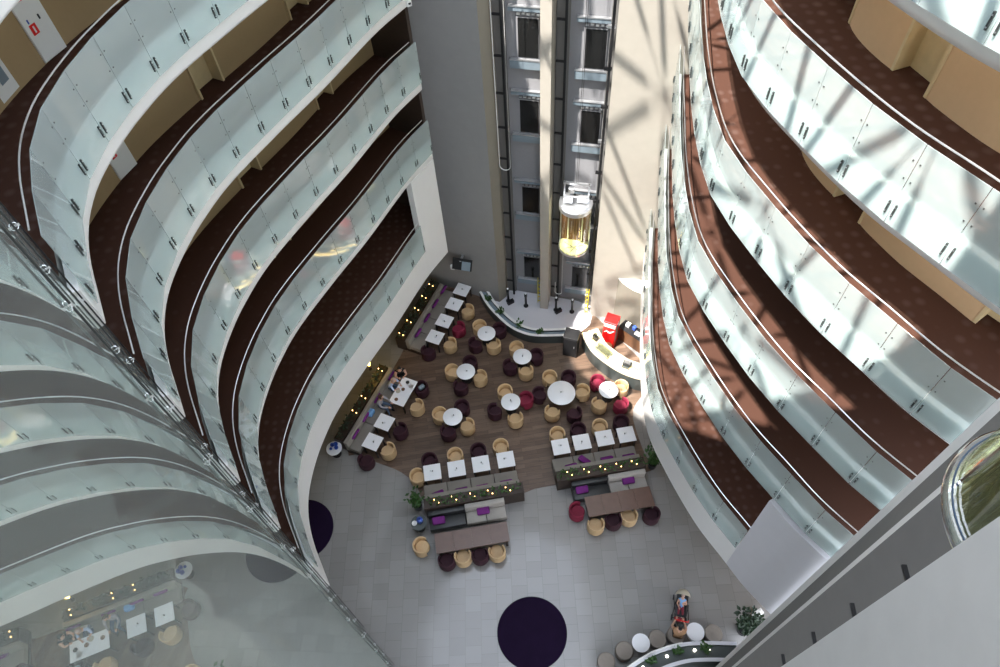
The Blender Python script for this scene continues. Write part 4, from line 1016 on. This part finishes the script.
def seated(lean=.1, reach=.42, hz=.80, seat=.52, spread=.11):
    s = seat
    return dict(pelvis=(0, 0, s+.06), waist=(0, .03, s+.24), chest=(0, .06+lean, s+.44), neck=(0, .09+lean*1.2, s+.60), head=(0, .13+lean*1.4, s+.74),
        shoL=(-.19, .06+lean, s+.48), elbL=(-.25, .2+lean, s+.26), hanL=(-.14, reach+lean*.5, hz), shoR=(.19, .06+lean, s+.48), elbR=(.25, .22+lean, s+.28), hanR=(.15, reach+.05, hz),
        hipL=(-.10, .06, s+.03), kneL=(-.13, .44, s+.02), ankL=(-.13, .42, .09), toeL=(-.14, .58, .05), hipR=(.10, .06, s+.03), kneR=(.13, .45, s+.02), ankR=(.13, .46, .09), toeR=(.15, .62, .05))
HANDS = (('hanL', 'elbL'), ('hanR', 'elbR'))
fa = math.atan2(-n2.x, n2.y)   # facing the table
person('fair haired person in a pale blue shirt leaning over the shared table', (-5.18, 16.98, 0), fa, seated(.14), BE, RAD, ['skin', 'shirt_blue', 'denim', 'black_cloth'], zmap(), 'hair_fair', .12, 1, HANDS)
person('brown haired person in a grey top and jeans beside the light blue bag', (-5.62, 16.1, 0), fa, seated(.05, .5), BE, RAD, ['skin', 'shirt_grey', 'denim', 'black_cloth'], zmap('long'), 'hair_brown', .2, 1, HANDS)
person('person in black at the upper corner of the shared table', (-4.72, 17.66, 0), fa-.9, seated(.1, .36), BE, RAD, ['skin', 'black_cloth', 'black_cloth', 'black_cloth'], zmap('none'), 'hair_dark', .15, 1, HANDS)
st = MB(); st.lathe([(.0, .38), (.2, .38), (.21, .42), (.2, .47), (0, .48)], n=20); st = st.build('stool', 'black_sofa', smooth=True, loc=(-4.72, 17.66, 0)); tag(st, 'black stool under the person in black', 'stool')
for k in range(4): MB().box((.13*math.cos(PI/4+k*PI/2), .13*math.sin(PI/4+k*PI/2), .2), (.03, .03, .38)).build('leg', 'blackmetal', st)
o = MB().box((0, 0, .1), (.3, .2, .2), bev=.06).build('handbag', 'bluesteel', smooth=True, loc=(-3.75, 16.78, .46), rz=.6); tag(o, 'grey bag on the dark chair at the upper right of the shared table', 'bag')

# stroller with a child, pushed by an adult
sd = V((.30, .95)).normalized(); sr = math.atan2(-sd.x, sd.y); so_ = V((5.86, 6.42))
t = thing('stroller', (so_.x, so_.y, 0), 'folding stroller with a cream hood and red trim in front of the near planter', 'stroller', rz=sr)
m = MB()
for x in (-.24, .24):
    m.tube([(x, -.55, 1.0), (x, -.35, .85), (x, .05, .45), (x, .42, .12)], .014, 6); m.tube([(x, -.32, .1), (x, .0, .5), (x, .1, .62)], .014, 6)
m.tube([(-.24, -.32, .1), (.24, -.32, .1)], .012, 6); m.tube([(-.24, .2, .33), (.24, .2, .33)], .012, 6); m.build('frame', 'blackmetal', t, smooth=True)
m = MB(); m.tube([(-.24, -.55, 1.0), (-.22, -.62, 1.04), (.22, -.62, 1.04), (.24, -.55, 1.0)], .02, 8); m.build('handle_bar', 'red', t, smooth=True)
m = MB(); m.box((0, -.10, .46), (.42, .46, .06), bev=.02); m.box((0, .26, .60), (.42, .06, .46), bev=.02, R=Matrix.Rotation(-.85, 4, 'X')); m.build('seat', 'blackmetal', t, smooth=True)
m = MB(); m.box((0, -.42, .36), (.38, .18, .05), bev=.015); m.build('footrest', 'dark_red_cloth', t, smooth=True)
m = MB(); m.lathe([(.27, 0), (.265, .1), (.21, .2), (.1, .26), (0, .28)], (0, 0, 0), 18, a0=.0, a1=PI); m.build('hood', 'cream', t, smooth=True, loc=(0, .34, .66))
for x in (-.26, .26):
    for y in (-.32, .42):
        w = MB(); w.lathe([(.03, -.02), (.095, -.02), (.1, 0), (.095, .02), (.03, .02)], n=18)
        for v in w.bm.verts: v.co = V((v.co.z, v.co.y, v.co.x))
        w.build('wheel', 'blackmetal', t, smooth=True, loc=(x, y, .10))
cj = seated(-.42, .10, .80, .50); cj.update(waist=(0, -.12, .66), chest=(0, -.33, .82), neck=(0, -.44, .93), head=(0, -.52, 1.04), shoL=(-.19, -.33, .86), elbL=(-.27, -.12, .70), shoR=(.19, -.33, .86), elbR=(.27, -.12, .70))
ch = person('child in a light blue top lying back in the stroller', (so_.x+sd.x*.02, so_.y+sd.y*.02, .16), sr+PI, cj, BE, RAD, ['skin', 'lightblue', 'dark_red_cloth', 'white'], zmap('none'), 'hair_fair', 0, .62, HANDS)
person('adult with dark hair and bare arms seated on a pouf, reaching towards the stroller', (5.50, 5.40, 0), sr, seated(.10, .52, .70, .43), BE, RAD, ['skin', 'tan_cloth', 'black_cloth', 'black_cloth'], zmap('none'), 'hair_dark', .16, 1, HANDS)

# ------------------------------------------------------------------ roof: opening with a space frame above the atrium
op = [(-4.6, 5.2), (-1.5, 3.7), (.9, 2.9), (2.9, 4.2), (4.8, 8), (5.4, 14), (5.2, 19.3), (1.5, 21), (-3, 20.5), (-7.6, 16.5), (-9.4, 12), (-8.6, 8.5)]
RZ = 31.6
cx, cy = -1.5, 12
m = MB(); oo = [(cx+(x-cx)*3.2, cy+(y-cy)*3.2) for x, y in op]; k = len(op)
vs = [[m.bm.verts.new((x, y, z)) for x, y in ring] for ring in (op, oo) for z in (RZ, RZ+.3)]
for i in range(k):
    j = (i+1) % k
    m.bm.faces.new((vs[0][i], vs[0][j], vs[2][j], vs[2][i])); m.bm.faces.new((vs[1][i], vs[3][i], vs[3][j], vs[1][j])); m.bm.faces.new((vs[0][i], vs[1][i], vs[1][j], vs[0][j]))
struct(m, 'ceiling', 'white')
m = MB(); G = 3.5; zt, zl = 31.3, 29.6
top = {}; low = {}
for i in range(-2, 8):
    for j in range(-1, 10):
        x, y = -7.95+G*i, 1.8+G*j
        if -11 < x < 6.5 and 1.5 < y < 22.5: top[i, j] = V((x, y, zt))
        if -10 < x+G/2 < 6 and 2 < y+G/2 < 21: low[i, j] = V((x+G/2, y+G/2, zl))
def strut(a, b):
    d = b-a; m.tube([a, a+d*.17, a+d*.23, a+d*.77, a+d*.83, b], [.018, .018, .078, .078, .018, .018], 8)
for (i, j), p in top.items():
    for d in ((1, 0), (0, 1)):
        if (i+d[0], j+d[1]) in top: strut(p, top[i+d[0], j+d[1]])
    for d in ((0, 0), (-1, 0), (0, -1), (-1, -1)):
        if (i+d[0], j+d[1]) in low: strut(p, low[i+d[0], j+d[1]])
for (i, j), p in low.items():
    for d in ((1, 0), (0, 1)):
        if (i+d[0], j+d[1]) in low: strut(p, low[i+d[0], j+d[1]])
for p in list(top.values())+list(low.values()): m.blob(p, .08, 8)
struct(m, 'trim_roof_frame', 'white', smooth=True)

# ------------------------------------------------------------------ light
w = bpy.data.worlds.new('sky'); S.world = w; w.use_nodes = True
n, l = w.node_tree.nodes, w.node_tree.links
bg = n['Background']; tc = n.new('ShaderNodeTexCoord'); sx = n.new('ShaderNodeSeparateXYZ'); cr = n.new('ShaderNodeValToRGB')
l.new(tc.outputs['Generated'], sx.inputs[0]); mr = n.new('ShaderNodeMapRange'); mr.inputs['From Min'].default_value = -1; l.new(sx.outputs['Z'], mr.inputs['Value'])
l.new(mr.outputs['Result'], cr.inputs['Fac'])
E_ = cr.color_ramp.elements; E_[0].position = .48; E_[0].color = (.25, .26, .27, 1); E_[1].position = .54; E_[1].color = (.95, .97, 1.0, 1)
e = E_.new(1.0); e.color = (.80, .90, 1.08, 1)
l.new(cr.outputs['Color'], bg.inputs['Color']); bg.inputs['Strength'].default_value = 4.6
sun = bpy.data.lights.new('sun', 'SUN'); sun.energy = 15.5; sun.angle = math.radians(.6); sun.color = (1, .95, .88)
so = bpy.data.objects.new('sun', sun); COL.objects.link(so); so.location = (-10, -5, 45)
so.rotation_euler = V((.354, .21, -.911)).to_track_quat('-Z', 'Y').to_euler()
tag(so, 'sun shining through the roof', 'sun')
ar = bpy.data.lights.new('skylight_portal', 'AREA'); ar.shape = 'RECTANGLE'; ar.size = 16; ar.size_y = 19; ar.cycles.is_portal = True
ao = bpy.data.objects.new('skylight_portal', ar); COL.objects.link(ao); ao.location = (-1.8, 12, RZ-.02); tag(ao, 'daylight opening in the roof', 'skylight')

# ------------------------------------------------------------------ camera, view
cam = bpy.data.cameras.new('camera'); co = bpy.data.objects.new('camera', cam); COL.objects.link(co); S.camera = co
cam.sensor_width = 36; cam.lens = 36*700/1000; cam.clip_start = .02; cam.clip_end = 300
psi, roll = math.radians(35.597), math.radians(4.578)
co.matrix_world = Matrix.Translation((0, 0, 27.7)) @ Matrix.Rotation(psi, 4, 'X') @ Matrix.Rotation(-roll, 4, 'Z')
S.view_settings.view_transform = 'Standard'; S.view_settings.look = 'None'; S.view_settings.gamma = 1; S.view_settings.use_curve_mapping = False
S.view_settings.exposure = .2
cy = S.cycles; cy.max_bounces = 8; cy.diffuse_bounces = 5; cy.glossy_bounces = 4; cy.transparent_max_bounces = 12; cy.transmission_bounces = 4
cy.caustics_reflective = False; cy.caustics_refractive = False; cy.sample_clamp_indirect = 6
cy.use_denoising = True
